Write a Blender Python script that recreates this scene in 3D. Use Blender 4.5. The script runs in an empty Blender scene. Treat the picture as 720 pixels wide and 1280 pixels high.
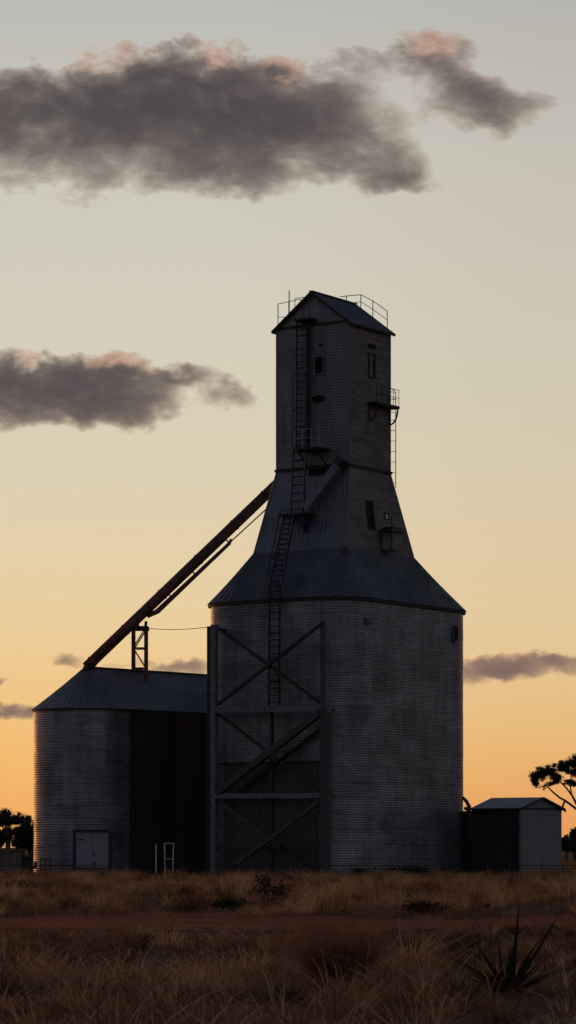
import bpy, math, random
import numpy as np
from mathutils import Vector as V, noise as mnoise

R = math.radians
rnd = random.Random(7)
sc = bpy.context.scene
col = sc.collection

# ------------------------------------------------------------------ camera
F = 3600.0            # focal length in photo pixels (photo 720 wide)
HZ = 1059.0           # photo row of the horizon
CAMZ = 1.5
CAM = V((0, 0, CAMZ))
cd = bpy.data.cameras.new("camera")
cam = bpy.data.objects.new("camera", cd)
col.objects.link(cam)
cam.location = CAM
cam.rotation_euler = (R(90), 0, 0)
cd.sensor_fit = 'HORIZONTAL'
cd.sensor_width = 36
cd.lens = 36 * F / 720
cd.shift_y = (HZ - 640) / 720
cd.clip_start = 0.5
cd.clip_end = 20000
cd.dof.use_dof = True
cd.dof.focus_distance = 152
cd.dof.aperture_fstop = 11.0
sc.camera = cam


def at(px, py, Y):
    return V(((px - 360) / F * Y, Y, CAMZ + (HZ - py) / F * Y))


def hit(px, py, p0, n):
    d = V(((px - 360) / F, 1, (HZ - py) / F))
    t = n.dot(p0 - CAM) / n.dot(d)
    return CAM + d * t


# ------------------------------------------------------------------ mesh helpers
class MB:
    def __init__(self):
        self.v = []
        self.f = []

    def add(self, vs, fs):
        o = len(self.v)
        self.v += [tuple(p) for p in vs]
        self.f += [tuple(i + o for i in q) for q in fs]

    def box(self, c, u, v, w, hu, hv, hw):
        c = V(c); u = V(u).normalized() * hu; v = V(v).normalized() * hv; w = V(w).normalized() * hw
        vs = [c + u * a + v * b + w * d for d in (-1, 1) for b in (-1, 1) for a in (-1, 1)]
        fs = [(0, 2, 3, 1), (4, 5, 7, 6), (0, 1, 5, 4), (2, 6, 7, 3), (0, 4, 6, 2), (1, 3, 7, 5)]
        if u.cross(v).dot(w) < 0:
            fs = [tuple(reversed(q)) for q in fs]
        self.add(vs, fs)
        return self

    def beam(self, p, q, w, d, side):
        """square bar p-q; w measured along `side`, d along the third direction"""
        p = V(p); q = V(q); t = (q - p)
        L = t.length; t.normalize()
        s = V(side); s = (s - t * s.dot(t)).normalized()
        n = t.cross(s)
        return self.box((p + q) / 2, t, s, n, L / 2, w / 2, d / 2)

    def tube(self, pts, rad, n=8, caps=True):
        pts = [V(p) for p in pts]
        if not hasattr(rad, '__len__'):
            rad = [rad] * len(pts)
        vs = []; fs = []
        up = V((0, 0, 1)) if abs((pts[-1] - pts[0]).normalized().z) < 0.9 else V((0, 1, 0))
        for i, p in enumerate(pts):
            t = (pts[min(i + 1, len(pts) - 1)] - pts[max(i - 1, 0)]).normalized()
            s = t.cross(up)
            if s.length < 1e-4:
                s = t.cross(V((1, 0, 0)))
            s.normalize(); w = s.cross(t)
            for k in range(n):
                a = 2 * math.pi * k / n
                vs.append(p + (s * math.cos(a) + w * math.sin(a)) * rad[i])
        for i in range(len(pts) - 1):
            for k in range(n):
                k2 = (k + 1) % n
                fs.append((i * n + k, i * n + k2, (i + 1) * n + k2, (i + 1) * n + k))
        if caps:
            fs.append(tuple(reversed(range(n))))
            fs.append(tuple((len(pts) - 1) * n + k for k in range(n)))
        self.add(vs, fs)
        return self

    def grid(self, fn, nu, nv):
        vs = [fn(i / nu, j / nv) for j in range(nv + 1) for i in range(nu + 1)]
        w = nu + 1
        fs = [(j * w + i, j * w + i + 1, (j + 1) * w + i + 1, (j + 1) * w + i) for j in range(nv) for i in range(nu)]
        self.add(vs, fs)
        return self


def tag(o, label=None, cat=None, group=None, kind=None):
    if label: o["label"] = label
    if cat: o["category"] = cat
    if group: o["group"] = group
    if kind: o["kind"] = kind
    return o


def thing(name, label, cat, loc, group=None):
    o = bpy.data.objects.new(name, None)
    o.empty_display_size = 0.3
    o.location = loc
    col.objects.link(o)
    return tag(o, label, cat, group)


def wloc(o):
    p = V((0, 0, 0))
    while o:
        p += V(o.location); o = o.parent
    return p


def obj(name, mb, mat, parent=None, smooth=False, origin=None, label=None, tones=None):
    """mesh given in world metres; linked under parent"""
    base = V(origin) if origin is not None else (wloc(parent) if parent else V((0, 0, 0)))
    me = bpy.data.meshes.new(name)
    me.from_pydata([(x - base.x, y - base.y, z - base.z) for x, y, z in mb.v], [], mb.f)
    me.materials.append(mat)
    if smooth:
        me.polygons.foreach_set("use_smooth", [True] * len(me.polygons))
    if tones is not None:
        t_a = me.attributes.new('tone', 'FLOAT', 'FACE'); t_a.data.foreach_set('value', tones)
    me.update()
    o = bpy.data.objects.new(name, me)
    if parent:
        o.parent = parent
        o.location = base - wloc(parent)
    else:
        o.location = base
    col.objects.link(o)
    if label: o["label"] = label
    return o


def dup(o, parent, off):
    c = o.copy()
    c.parent = parent
    c.location = V(o.location) + V(off)
    col.objects.link(c)
    return c


# ------------------------------------------------------------------ node helpers
def lin(c):
    return tuple(((x / 255) / 12.92 if x / 255 <= 0.04045 else ((x / 255 + 0.055) / 1.055) ** 2.4) for x in c)


class E:
    """a scalar node expression"""
    nt = None

    def __init__(self, s): self.s = s

    @staticmethod
    def op(name, *args):
        n = E.nt.nodes.new('ShaderNodeMath'); n.operation = name
        for i, a in enumerate(args):
            if isinstance(a, E): E.nt.links.new(a.s, n.inputs[i])
            else: n.inputs[i].default_value = a
        return E(n.outputs[0])

    def __add__(s, o): return E.op('ADD', s, o)
    __radd__ = __add__
    def __sub__(s, o): return E.op('SUBTRACT', s, o)
    def __rsub__(s, o): return E.op('SUBTRACT', o, s)
    def __mul__(s, o): return E.op('MULTIPLY', s, o)
    __rmul__ = __mul__
    def __truediv__(s, o): return E.op('DIVIDE', s, o)
    def __pow__(s, o): return E.op('POWER', s, o)


def mx(a, b): return E.op('MAXIMUM', a, b)
def mn(a, b): return E.op('MINIMUM', a, b)


def sstep(x, a, b):
    n = E.nt.nodes.new('ShaderNodeMapRange'); n.interpolation_type = 'SMOOTHSTEP'
    E.nt.links.new(x.s, n.inputs[0]); n.inputs[1].default_value = a; n.inputs[2].default_value = b
    return E(n.outputs[0])


def mixc(fac, a, b, mode='MIX'):
    n = E.nt.nodes.new('ShaderNodeMix'); n.data_type = 'RGBA'; n.blend_type = mode
    if isinstance(fac, E): E.nt.links.new(fac.s, n.inputs[0])
    else: n.inputs[0].default_value = fac
    for i, c in ((6, a), (7, b)):
        if isinstance(c, (tuple, list)): n.inputs[i].default_value = (*c[:3], 1)
        else: E.nt.links.new(c, n.inputs[i])
    return n.outputs[2]


def noise(vec, scale, detail=4, rough=0.55, out=0, dist=0.0):
    n = E.nt.nodes.new('ShaderNodeTexNoise')
    n.inputs['Scale'].default_value = scale; n.inputs['Detail'].default_value = detail
    n.inputs['Roughness'].default_value = rough; n.inputs['Distortion'].default_value = dist
    if vec is not None: E.nt.links.new(vec, n.inputs['Vector'])
    return E(n.outputs[out])


def mapping(vec, scale=(1, 1, 1), loc=(0, 0, 0), rot=(0, 0, 0)):
    n = E.nt.nodes.new('ShaderNodeMapping')
    n.inputs['Scale'].default_value = scale; n.inputs['Location'].default_value = loc; n.inputs['Rotation'].default_value = rot
    E.nt.links.new(vec, n.inputs[0])
    return n.outputs[0]


def new_mat(name):
    m = bpy.data.materials.new(name); m.use_nodes = True
    E.nt = m.node_tree
    b = m.node_tree.nodes['Principled BSDF']
    tc = m.node_tree.nodes.new('ShaderNodeTexCoord')
    return m, b, tc.outputs['Object']


def bump(b, h, strength=0.3, dist=0.02):
    n = E.nt.nodes.new('ShaderNodeBump'); n.inputs['Strength'].default_value = strength
    n.inputs['Distance'].default_value = dist
    E.nt.links.new(h.s, n.inputs['Height']); E.nt.links.new(n.outputs[0], b.inputs['Normal'])


def metal_mat(name, c0, c1, rust=(0.10, 0.055, 0.035), rust_amt=0.25, rough=0.5, metallic=0.35, sheets=0.5):
    """weathered sheet iron: sheet-to-sheet tone, streaks running down, patches of rust"""
    m, b, co = new_mat(name)
    big = noise(co, 0.45, 5, 0.6)
    streak = noise(mapping(co, (3.0, 3.0, 0.18)), 1.0, 4, 0.6)
    hor = noise(mapping(co, (0.7, 0.7, 8.0)), 1.0, 4, 0.75)
    f = sstep(big * 0.5 + streak * 0.3 + hor * sheets * 0.6 - 0.3 * sheets, 0.25, 0.62)
    c = mixc(f, c0, c1)
    ta_ = m.node_tree.nodes.new('ShaderNodeAttribute'); ta_.attribute_name = 'tone'
    gr = m.node_tree.nodes.new('ShaderNodeCombineColor'); tv = E(ta_.outputs['Fac']) + 1.0
    for i_ in range(3): E.nt.links.new(tv.s, gr.inputs[i_])
    c = mixc(1.0, c, gr.outputs[0], 'MULTIPLY')
    run = sstep(noise(mapping(co, (2.2, 2.2, 0.10), (4, 9, 2)), 1.0, 5, 0.7), 0.60, 0.74) * sstep(noise(co, 0.35, 3), 0.42, 0.62)
    c = mixc(run * (rust_amt * 1.3), c, rust)
    rp = sstep(noise(mapping(co, (1.6, 1.6, 0.7), (7, 3, 1)), 1.0, 6, 0.7), 0.56, 0.72)
    c = mixc(rp * rust_amt, c, rust)
    E.nt.links.new(c, b.inputs['Base Color'])
    r = rough + (noise(co, 2.5, 3) - 0.5) * 0.3
    E.nt.links.new(r.s, b.inputs['Roughness'])
    b.inputs['Metallic'].default_value = metallic
    bump(b, noise(mapping(co, (1, 1, 2.5)), 6.0, 4), 0.35, 0.02)
    return m


def plain_mat(name, c, rough=0.7, metallic=0.0, var=0.35, scale=6.0):
    m, b, co = new_mat(name)
    n = noise(co, scale, 5, 0.6)
    c2 = tuple(x * (1 - var) for x in c); c1 = tuple(min(1, x * (1 + var)) for x in c)
    E.nt.links.new(mixc(sstep(n, 0.3, 0.7), c2, c1), b.inputs['Base Color'])
    b.inputs['Roughness'].default_value = rough; b.inputs['Metallic'].default_value = metallic
    bump(b, noise(co, scale * 4, 3), 0.2, 0.01)
    return m


def board_mat(name, c0, c1):
    """old weatherboard / fibro courses: tone per board, nicks and stains"""
    m, b, co = new_mat(name)
    z = mapping(co, (0.35, 0.35, 7.0))
    f = noise(z, 1.0, 4, 0.75) * 0.7 + noise(co, 0.8, 5, 0.65) * 0.45 - 0.08
    c = mixc(sstep(f, 0.35, 0.68), c0, c1)
    c = mixc(sstep(noise(mapping(co, (2, 2, 3)), 1.5, 6, 0.7), 0.58, 0.7) * 0.55, c, tuple(x * 0.4 for x in c0))
    E.nt.links.new(c, b.inputs['Base Color'])
    b.inputs['Roughness'].default_value = 0.8
    bump(b, noise(z, 2.0, 4, 0.7), 0.6, 0.03)
    return m


def leafy_mat(name, c0, c1, trans=0.35, scale=0.8):
    m, b, co = new_mat(name)
    c = mixc(sstep(noise(co, scale, 4), 0.35, 0.65), c0, c1)
    E.nt.links.new(c, b.inputs['Base Color'])
    b.inputs['Roughness'].default_value = 0.75
    b.inputs['Specular IOR Level'].default_value = 0.2
    t = E.nt.nodes.new('ShaderNodeBsdfTranslucent'); E.nt.links.new(c, t.inputs[0])
    mxs = E.nt.nodes.new('ShaderNodeMixShader'); mxs.inputs[0].default_value = trans
    E.nt.links.new(b.outputs[0], mxs.inputs[1]); E.nt.links.new(t.outputs[0], mxs.inputs[2])
    out = E.nt.nodes['Material Output']; E.nt.links.new(mxs.outputs[0], out.inputs['Surface'])
    return m


M = dict(
    dim=plain_mat('dim_steel', (0.07, 0.062, 0.066), 0.6, 0.2),
    dull=metal_mat('dull_door_iron', (0.07, 0.065, 0.07), (0.125, 0.115, 0.122), rough=0.6),
    roof2=metal_mat('low_roof_iron', (0.11, 0.105, 0.105), (0.23, 0.22, 0.215), rust_amt=0.4, sheets=0.1),
    black=plain_mat('black_ladder_iron', (0.010, 0.009, 0.010), 0.7),
    silo=metal_mat('silo_iron', (0.14, 0.134, 0.142), (0.32, 0.308, 0.325), rust_amt=0.22, rough=0.42, metallic=0.45, sheets=0.9),
    roof=metal_mat('roof_iron', (0.075, 0.07, 0.078), (0.16, 0.15, 0.16), rust_amt=0.35, sheets=0.1),
    blue=metal_mat('taper_iron', (0.12, 0.122, 0.14), (0.23, 0.23, 0.26), rust_amt=0.25, sheets=0.1),
    tower=metal_mat('tower_iron', (0.16, 0.16, 0.165), (0.29, 0.285, 0.29), rust_amt=0.2),
    board=board_mat('weathered_boards', (0.15, 0.115, 0.10), (0.30, 0.25, 0.225)),
    shade_iron=metal_mat('shade_dark_iron', (0.022, 0.018, 0.018), (0.046, 0.037, 0.037), rust=(0.05, 0.02, 0.014), rust_amt=0.4, rough=0.75, metallic=0.0),  # near-black iron, shade beside the tall elevator put into its colour
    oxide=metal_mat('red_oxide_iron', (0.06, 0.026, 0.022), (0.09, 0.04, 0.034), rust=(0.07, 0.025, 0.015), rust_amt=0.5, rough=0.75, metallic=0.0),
    leftsilo=metal_mat('galvanised_iron', (0.14, 0.134, 0.14), (0.34, 0.325, 0.335), rust_amt=0.22, rough=0.4, metallic=0.5, sheets=0.9),
    steel=plain_mat('weathered_steel', (0.165, 0.16, 0.175), 0.6, 0.3),
    dark=plain_mat('dark_steel', (0.035, 0.033, 0.036), 0.6, 0.3),
    rust=plain_mat('rusty_steel', (0.16, 0.065, 0.045), 0.65, 0.2, 0.4, 2.5),
    hole=plain_mat('unlit_interior', (0.006, 0.006, 0.006), 0.9),
    door=plain_mat('door_paint', (0.27, 0.27, 0.31), 0.55, 0.0, 0.12, 1.2),
    pale=plain_mat('pale_paint', (0.55, 0.53, 0.52), 0.5),
    hut=plain_mat('brown_iron', (0.16, 0.105, 0.095), 0.7, 0.1, 0.25, 1.5),
    wood=plain_mat('grey_timber', (0.09, 0.075, 0.065), 0.85),
    shed=metal_mat('shed_iron', (0.17, 0.165, 0.175), (0.27, 0.26, 0.27), rust_amt=0.2, metallic=0.1),
    shedroof=metal_mat('shed_roof_iron', (0.16, 0.15, 0.155), (0.24, 0.23, 0.235), rust_amt=0.2, sheets=0.1),
    bark=plain_mat('gum_bark', (0.13, 0.085, 0.06), 0.85, 0, 0.4, 3),
    leaf=leafy_mat('gum_leaves', (0.035, 0.04, 0.018), (0.06, 0.06, 0.028), 0.15),
    shrubleaf=leafy_mat('shrub_leaves', (0.018, 0.017, 0.012), (0.04, 0.034, 0.022), 0.2, 3),
    agave=leafy_mat('spiky_leaves', (0.012, 0.017, 0.011), (0.028, 0.034, 0.022), 0.1, 3),
)
_g, _b, _co = new_mat('glass_pane')
_b.inputs['Base Color'].default_value = (0.012, 0.012, 0.014, 1); _b.inputs['Roughness'].default_value = 0.25
M['glass'] = _g

# ------------------------------------------------------------------ elevator axes
TH = R(34)
A = V((-math.cos(TH), math.sin(TH), 0))      # along the left-hand face, away from the near corner
B = V((math.sin(TH), math.cos(TH), 0))       # along the right-hand face
UP = V((0, 0, 1))
C = V(((433 - 360) / F * 150, 150, 0))


def W(a, b, z=0): return C + A * a + B * b + UP * z
def ab(p): d = V(p) - C; return d.dot(A), d.dot(B)


def corner(px, i1):
    """near corner at inset i1 from the right face, on pixel column px: returns (a, b)"""
    k = (px - 360) / F
    p = C + A * i1
    t = (k * p.y - p.x) / (B.x - k * B.y)
    return i1, t


def span(p, d, px):
    k = (px - 360) / F
    return (k * p.y - p.x) / (d.x - k * d.y)


def rect(pxn, i1, pxl, pxr):
    a0, b0 = corner(pxn, i1)
    n = W(a0, b0)
    return a0, a0 + span(n, A, pxl), b0, b0 + span(n, B, pxr)


def zat(py, Y): return CAMZ + (HZ - py) / F * Y


# silo plan (rounded): tune so the silhouette falls on the columns 262 and 580
SR = 2.5
sa1 = 9.55; sb1 = 12.55
for _ in range(30):      # circle tangents of the left and right rounded corners
    lc = W(sa1 - SR, SR); rc = W(SR, sb1 - SR)
    def edge(c, s):
        ang = math.atan2(c.x, c.y) + s * math.asin(SR / math.hypot(c.x, c.y)); return 360 + F * math.tan(ang)
    sa1 += (edge(lc, -1) - 263.5) / 20; sb1 -= (edge(rc, 1) - 579) / 14
Z_EAVE = zat(745.5, 150 + 0.6)
ta = rect(433, 1.45, 317.5, 517)                      # taper bottom
Z_T0 = zat(684.5, W(ta[0], ta[2]).y)
tw = rect(436.5, 2.05, 346, 487.5)                    # tower
Z_T1 = zat(581, W(tw[0], tw[2]).y)
Z_TE = zat(401, W(tw[0], tw[2]).y)
am = (tw[0] + tw[1]) / 2
Z_PK = zat(366, W(am, tw[2]).y)
print('silo', sa1, sb1, 'taper', ta, 'tower', tw, Z_EAVE, Z_T0, Z_T1, Z_TE, Z_PK)


def outline(a0, a1, b0, b1, r, ns, nc):
    """closed outline in (a,b) with outward normals; same count for any r"""
    pts = []
    cs = [(a0 + r, b0 + r, 180), (a0 + r, b1 - r, 90), (a1 - r, b1 - r, 0), (a1 - r, b0 + r, -90)]
    for k in range(4):
        cx, cy, ang = cs[k]
        for i in range(nc + 1):
            t = R(ang + 90 - 90 * i / nc)
            pts.append((cx + r * math.cos(t), cy + r * math.sin(t), math.cos(t), math.sin(t)))
        nx, ny, _ = cs[(k + 1) % 4]
        t = R(ang)
        p = pts[-1]
        q = (nx + r * math.cos(t), ny + r * math.sin(t))
        for i in range(1, ns):
            f = i / ns
            pts.append((p[0] + (q[0] - p[0]) * f, p[1] + (q[1] - p[1]) * f, math.cos(t), math.sin(t)))
    return pts


def strip_loft(mb, rows):
    n = len(rows[0])
    vs = [p for r in rows for p in r]
    fs = []
    for j in range(len(rows) - 1):
        for i in range(n):
            i2 = (i + 1) % n
            fs.append((j * n + i, (j + 1) * n + i, (j + 1) * n + i2, j * n + i2))
    mb.add(vs, fs)


def wall_tones(rows_n, count, z_of, course, per, seed):
    """one tone per sheet of iron: courses up the wall, sheets round it; each lap is a thin dark line"""
    out = []
    for j in range(rows_n - 1):
        z = z_of(j); ring = math.floor(z / course); lap = (z / course) % 1.0 < 0.06
        for i in range(count):
            k = (i + (ring % 2) * (per // 2)) // per
            h_ = math.sin(k * 12.9898 + ring * 78.233 + seed) * 43758.5453
            h_ -= math.floor(h_)
            out.append((h_ - 0.5) * 0.34 - (0.22 if lap else 0))
    return out


def sheet_off(i, j, seed):
    return (mnoise.noise(V((i * 0.9, j * 1.7, seed))) * 0.012)


# ================================================================== GRAIN ELEVATOR
gbase = W(sa1 / 2, sb1 / 2, 0)
elev = thing('grain_elevator', 'tall grey grain elevator with rounded silo, tapered shoulder and gabled headhouse tower', 'grain elevator', gbase)

# corrugated silo wall
ol = outline(0, sa1, 0, sb1, SR, 40, 14)
rows = []
pitch = 0.135
nz = int((Z_EAVE + 0.1) / pitch * 4)
for j in range(nz + 1):
    z = -0.1 + (Z_EAVE + 0.1) * j / nz
    w = 0.0075 * math.cos(2 * math.pi * z / pitch + 0.5 * math.sin(z * 2.1))
    ring = math.floor(z / 0.81)
    rows.append([W(a + na * (w + sheet_off(k // 7, ring, 3.1)), b + nb * (w + sheet_off(k // 7, ring, 3.1)), z)
                 for k, (a, b, na, nb) in enumerate(ol)])
mb = MB(); strip_loft(mb, rows)
obj('silo_wall', mb, M['silo'], elev, smooth=True, tones=wall_tones(nz + 1, len(ol), lambda j: -0.1 + (Z_EAVE + 0.1) * j / nz, 0.81, 7, 1.0))

# ribbed roof from eave to shoulder
ns, nc = 128, 32
o0 = outline(-0.16, sa1 + 0.16, -0.16, sb1 + 0.16, SR + 0.1, ns, nc)
o1 = outline(ta[0] - 0.03, ta[1] + 0.03, ta[2] - 0.03, ta[3] + 0.03, 0.05, ns, nc)
rows = []
for j in range(9):
    f = j / 8
    row = []
    for k in range(len(o0)):
        a = o0[k][0] * (1 - f) + o1[k][0] * f; b = o0[k][1] * (1 - f) + o1[k][1] * f
        rib = 0.022 * (1 if k % 4 in (0, 1) else -1)
        sag = -0.06 * math.sin(math.pi * f)
        z = (Z_EAVE + 0.02) * (1 - f) + (Z_T0 + 0.02) * f + rib * 0.8 + sag + 0.015 * mnoise.noise(V((k * 0.05, f * 3, 9)))
        row.append(W(a + o0[k][2] * rib * 0.5, b + o0[k][3] * rib * 0.5, z))
    rows.append(row)
mb = MB(); strip_loft(mb, rows)
obj('silo_roof', mb, M['roof'], elev, tones=[0.22 * math.sin((k // 12) * 91.7) * math.sin((k // 12) * 3.3 + (j // 4) * 2.1) for j in range(8) for k in range(len(o0))])
# eave gutter line
of = outline(-0.13, sa1 + 0.13, -0.13, sb1 + 0.13, SR + 0.08, 10, 10)
mb = MB(); strip_loft(mb, [[W(a, b, Z_EAVE - 0.13) for a, b, _, _ in of], [W(a, b, Z_EAVE - 0.01) for a, b, _, _ in of]])
obj('eave_flashing', mb, M['dark'], elev)
oi = outline(0.0, sa1, 0.0, sb1, SR, 10, 10)
mb = MB(); strip_loft(mb, [[W(a, b, Z_EAVE - 0.131) for a, b, _, _ in oi], [W(a, b, Z_EAVE - 0.13) for a, b, _, _ in of]])
obj('soffit', mb, M['dark'], elev)


def wall_panel(name, p00, p10, p11, p01, n, mat, mode, pitch, amp, seed=0.0, label=None):
    """p00,p10 bottom, p01,p11 top; mode 'h' laps across, 'v' ribs up"""
    p00, p10, p11, p01, n = map(V, (p00, p10, p11, p01, n))
    L = ((p10 - p00).length + (p11 - p01).length) / 2; H = (p01 - p00).length
    if mode == 'h': nu, nv = max(8, int(L / 0.5)), int(H / pitch * 4)
    else: nu, nv = int(L / pitch * 4), max(6, int(H / 0.6))

    def fn(u, v):
        p = p00 * (1 - u) * (1 - v) + p10 * u * (1 - v) + p11 * u * v + p01 * (1 - u) * v
        s = v * H if mode == 'h' else u * L
        if mode == 'h' and mat is M['board']:
            d = amp * (1 - (s / pitch) % 1.0)
        else:
            d = amp * math.cos(2 * math.pi * s / pitch)
        d += 0.02 * mnoise.noise(V((u * L * 0.8, v * H * 1.1, seed)))
        return p + n * d
    m = MB(); m.grid(fn, nu, nv)
    return obj(name, m, mat, elev, smooth=(mat is not M['board']), label=label)


nL = -B; nR = -A                                   # outward normals of the left-hand and right-hand faces
def quad(r0, z0, r1, z1, side):
    a0, a1, b0, b1 = r0; c0, c1, d0, d1 = r1
    k = {'L': ((a1, b0), (a0, b0), (c0, d0), (c1, d0)), 'R': ((a0, b0), (a0, b1), (c0, d1), (c0, d0)),
         'BL': ((a1, b1), (a1, b0), (c1, d0), (c1, d1)), 'BR': ((a0, b1), (a1, b1), (c1, d1), (c0, d1))}[side]
    return W(*k[0], z0), W(*k[1], z0), W(*k[2], z1), W(*k[3], z1)

norms = {'L': -B, 'R': -A, 'BL': A, 'BR': B}
for side in ('L', 'R', 'BL', 'BR'):
    q = quad(ta, Z_T0, tw, Z_T1, side)
    nn = (q[1] - q[0]).cross(q[3] - q[0]).normalized()
    wall_panel('shoulder_wall', *q, nn, M['blue'] if side in ('L', 'BL') else M['board'],
               'v' if side in ('L', 'BL') else 'h', 0.24 if side in ('L', 'BL') else 0.17, 0.022, ord(side[-1]),
               'shoulder face of upright blue grey iron' if side == 'L' else ('shoulder face of brown horizontal boards' if side == 'R' else None))
    q = quad(tw, Z_T1, tw, Z_TE, side)
    wall_panel('tower_wall', *q, norms[side], M['tower'] if side in ('L', 'BL') else M['board'], 'h',
               0.15 if side in ('L', 'BL') else 0.17, 0.014 if side in ('L', 'BL') else 0.022, ord(side[-1]) + 5.0,
               'tower face of grey horizontal iron' if side == 'L' else ('tower face of brown weathered boards' if side == 'R' else None))
# gable ends
for b, s in ((tw[2], -1), (tw[3], 1)):
    mb = MB()
    mb.add([W(tw[0], b, Z_TE), W(tw[1], b, Z_TE), W(am, b, Z_PK - 0.06)], [(0, 1, 2)])
    obj('gable_wall', mb, M['tower'], elev)
# corner flashings
def edge_strip(name, p, q, w, mat):
    return obj(name, MB().beam(p, q, w, w, (A + B)), mat, elev)
for (a, b) in ((0, 2), (1, 2), (0, 3)):
    edge_strip('corner_flashing', W(tw[a], tw[b], Z_T1), W(tw[a], tw[b], Z_TE), 0.09, M['steel'])
    edge_strip('corner_flashing', W(ta[a], ta[b], Z_T0), W(tw[a], tw[b], Z_T1 - 0.06), 0.09, M['steel'])
# dark belt round the foot of the tower
mb = MB()
e = 0.06
zb = Z_T1
ps = [(tw[0] - e, tw[2] - e), (tw[0] - e, tw[3] + e), (tw[1] + e, tw[3] + e), (tw[1] + e, tw[2] - e)]
for i in range(4):
    p = W(*ps[i], zb); q = W(*ps[(i + 1) % 4], zb)
    mb.beam(p, q, 0.13, 0.13, UP)
obj('belt_moulding', mb, M['dark'], elev)
# gabled tower roof with overhang
ov = 0.2
slope = (Z_PK - Z_TE) / (tw[1] - am)
mb = MB()
def zroof(a): return Z_PK + 0.05 - abs(a - am) * slope
b0r, b1r = tw[2] - ov, tw[3] + ov
for (ae, s) in ((tw[0] - ov, -1), (tw[1] + ov, 1)):
    def fn(u, v, ae=ae):
        a = am + (ae - am) * v; b = b0r + (b1r - b0r) * u
        return W(a, b, zroof(a) + 0.018 * math.cos(2 * math.pi * u * (b1r - b0r) / 0.2))
    mb.grid(fn, int((b1r - b0r) / 0.2 * 4), 3)
rf = obj('tower_roof', mb, M['roof'], elev)
mb = MB()
for b in (b0r, b1r):
    for ae in (tw[0] - ov, tw[1] + ov):
        mb.beam(W(am, b, Z_PK - 0.02), W(ae, b, zroof(ae) - 0.07), 0.15, 0.04, UP)
for ae in (tw[0] - ov, tw[1] + ov):
    mb.beam(W(ae, b0r, zroof(ae) - 0.06), W(ae, b1r, zroof(ae) - 0.06), 0.12, 0.05, UP)
obj('barge_board', mb, M['dark'], rf)
obj('ridge_cap', MB().beam(W(am, b0r, Z_PK + 0.07), W(am, b1r, Z_PK + 0.07), 0.05, 0.22, UP), M['roof'], rf)
obj('eave_trim', MB().beam(W(tw[1], tw[2] - 0.05, Z_TE + 0.02), W(tw[0], tw[2] - 0.05, Z_TE + 0.02), 0.1, 0.08, UP), M['dark'], elev)

# --- railing on the roof
def zr(a): return zroof(a) + 0.02
rail = MB()
pl_n = B; pl_p = W(0, tw[3], 0)
tops = []
for px, py in ((425, 371), (433, 370), (451, 368.5), (466, 376), (484, 389)):
    p = hit(px, py, pl_p, pl_n); a, _ = ab(p)
    foot = W(a, tw[3], min(zr(a), p.z - 0.2))
    if px != 425:
        rail.tube([foot, p], 0.024, 6)
    tops.append((p, foot))
for (p, f), (q, g) in zip(tops, tops[1:]):
    rail.tube([p, q], 0.022, 6)
    rail.tube([f + (p - f) * 0.5, g + (q - g) * 0.5], 0.018, 6)
obj('roof_railing', rail, M['dark'], elev)
rail = MB()
pl_n = A; pl_p = W(tw[1] + 0.05, 0, 0)
tops = []
for px, py in ((347.5, 380), (361, 377), (376, 374)):
    p = hit(px, py, pl_p, pl_n)
    foot = V((p.x, p.y, Z_TE))
    rail.tube([foot, p], 0.024, 6)
    tops.append((p, foot))
for (p, f), (q, g) in zip(tops, tops[1:]):
    rail.tube([p, q], 0.022, 6); rail.tube([f + (p - f) * 0.5, g + (q - g) * 0.5], 0.018, 6)
obj('roof_railing', rail, M['dark'], elev)
p = hit(361.5, 363, W(tw[1] + 0.15, 0, 0), A)
obj('mast', MB().tube([V((p.x, p.y, Z_TE - 0.3)), p], 0.028, 6), M['dark'], elev)


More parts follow.
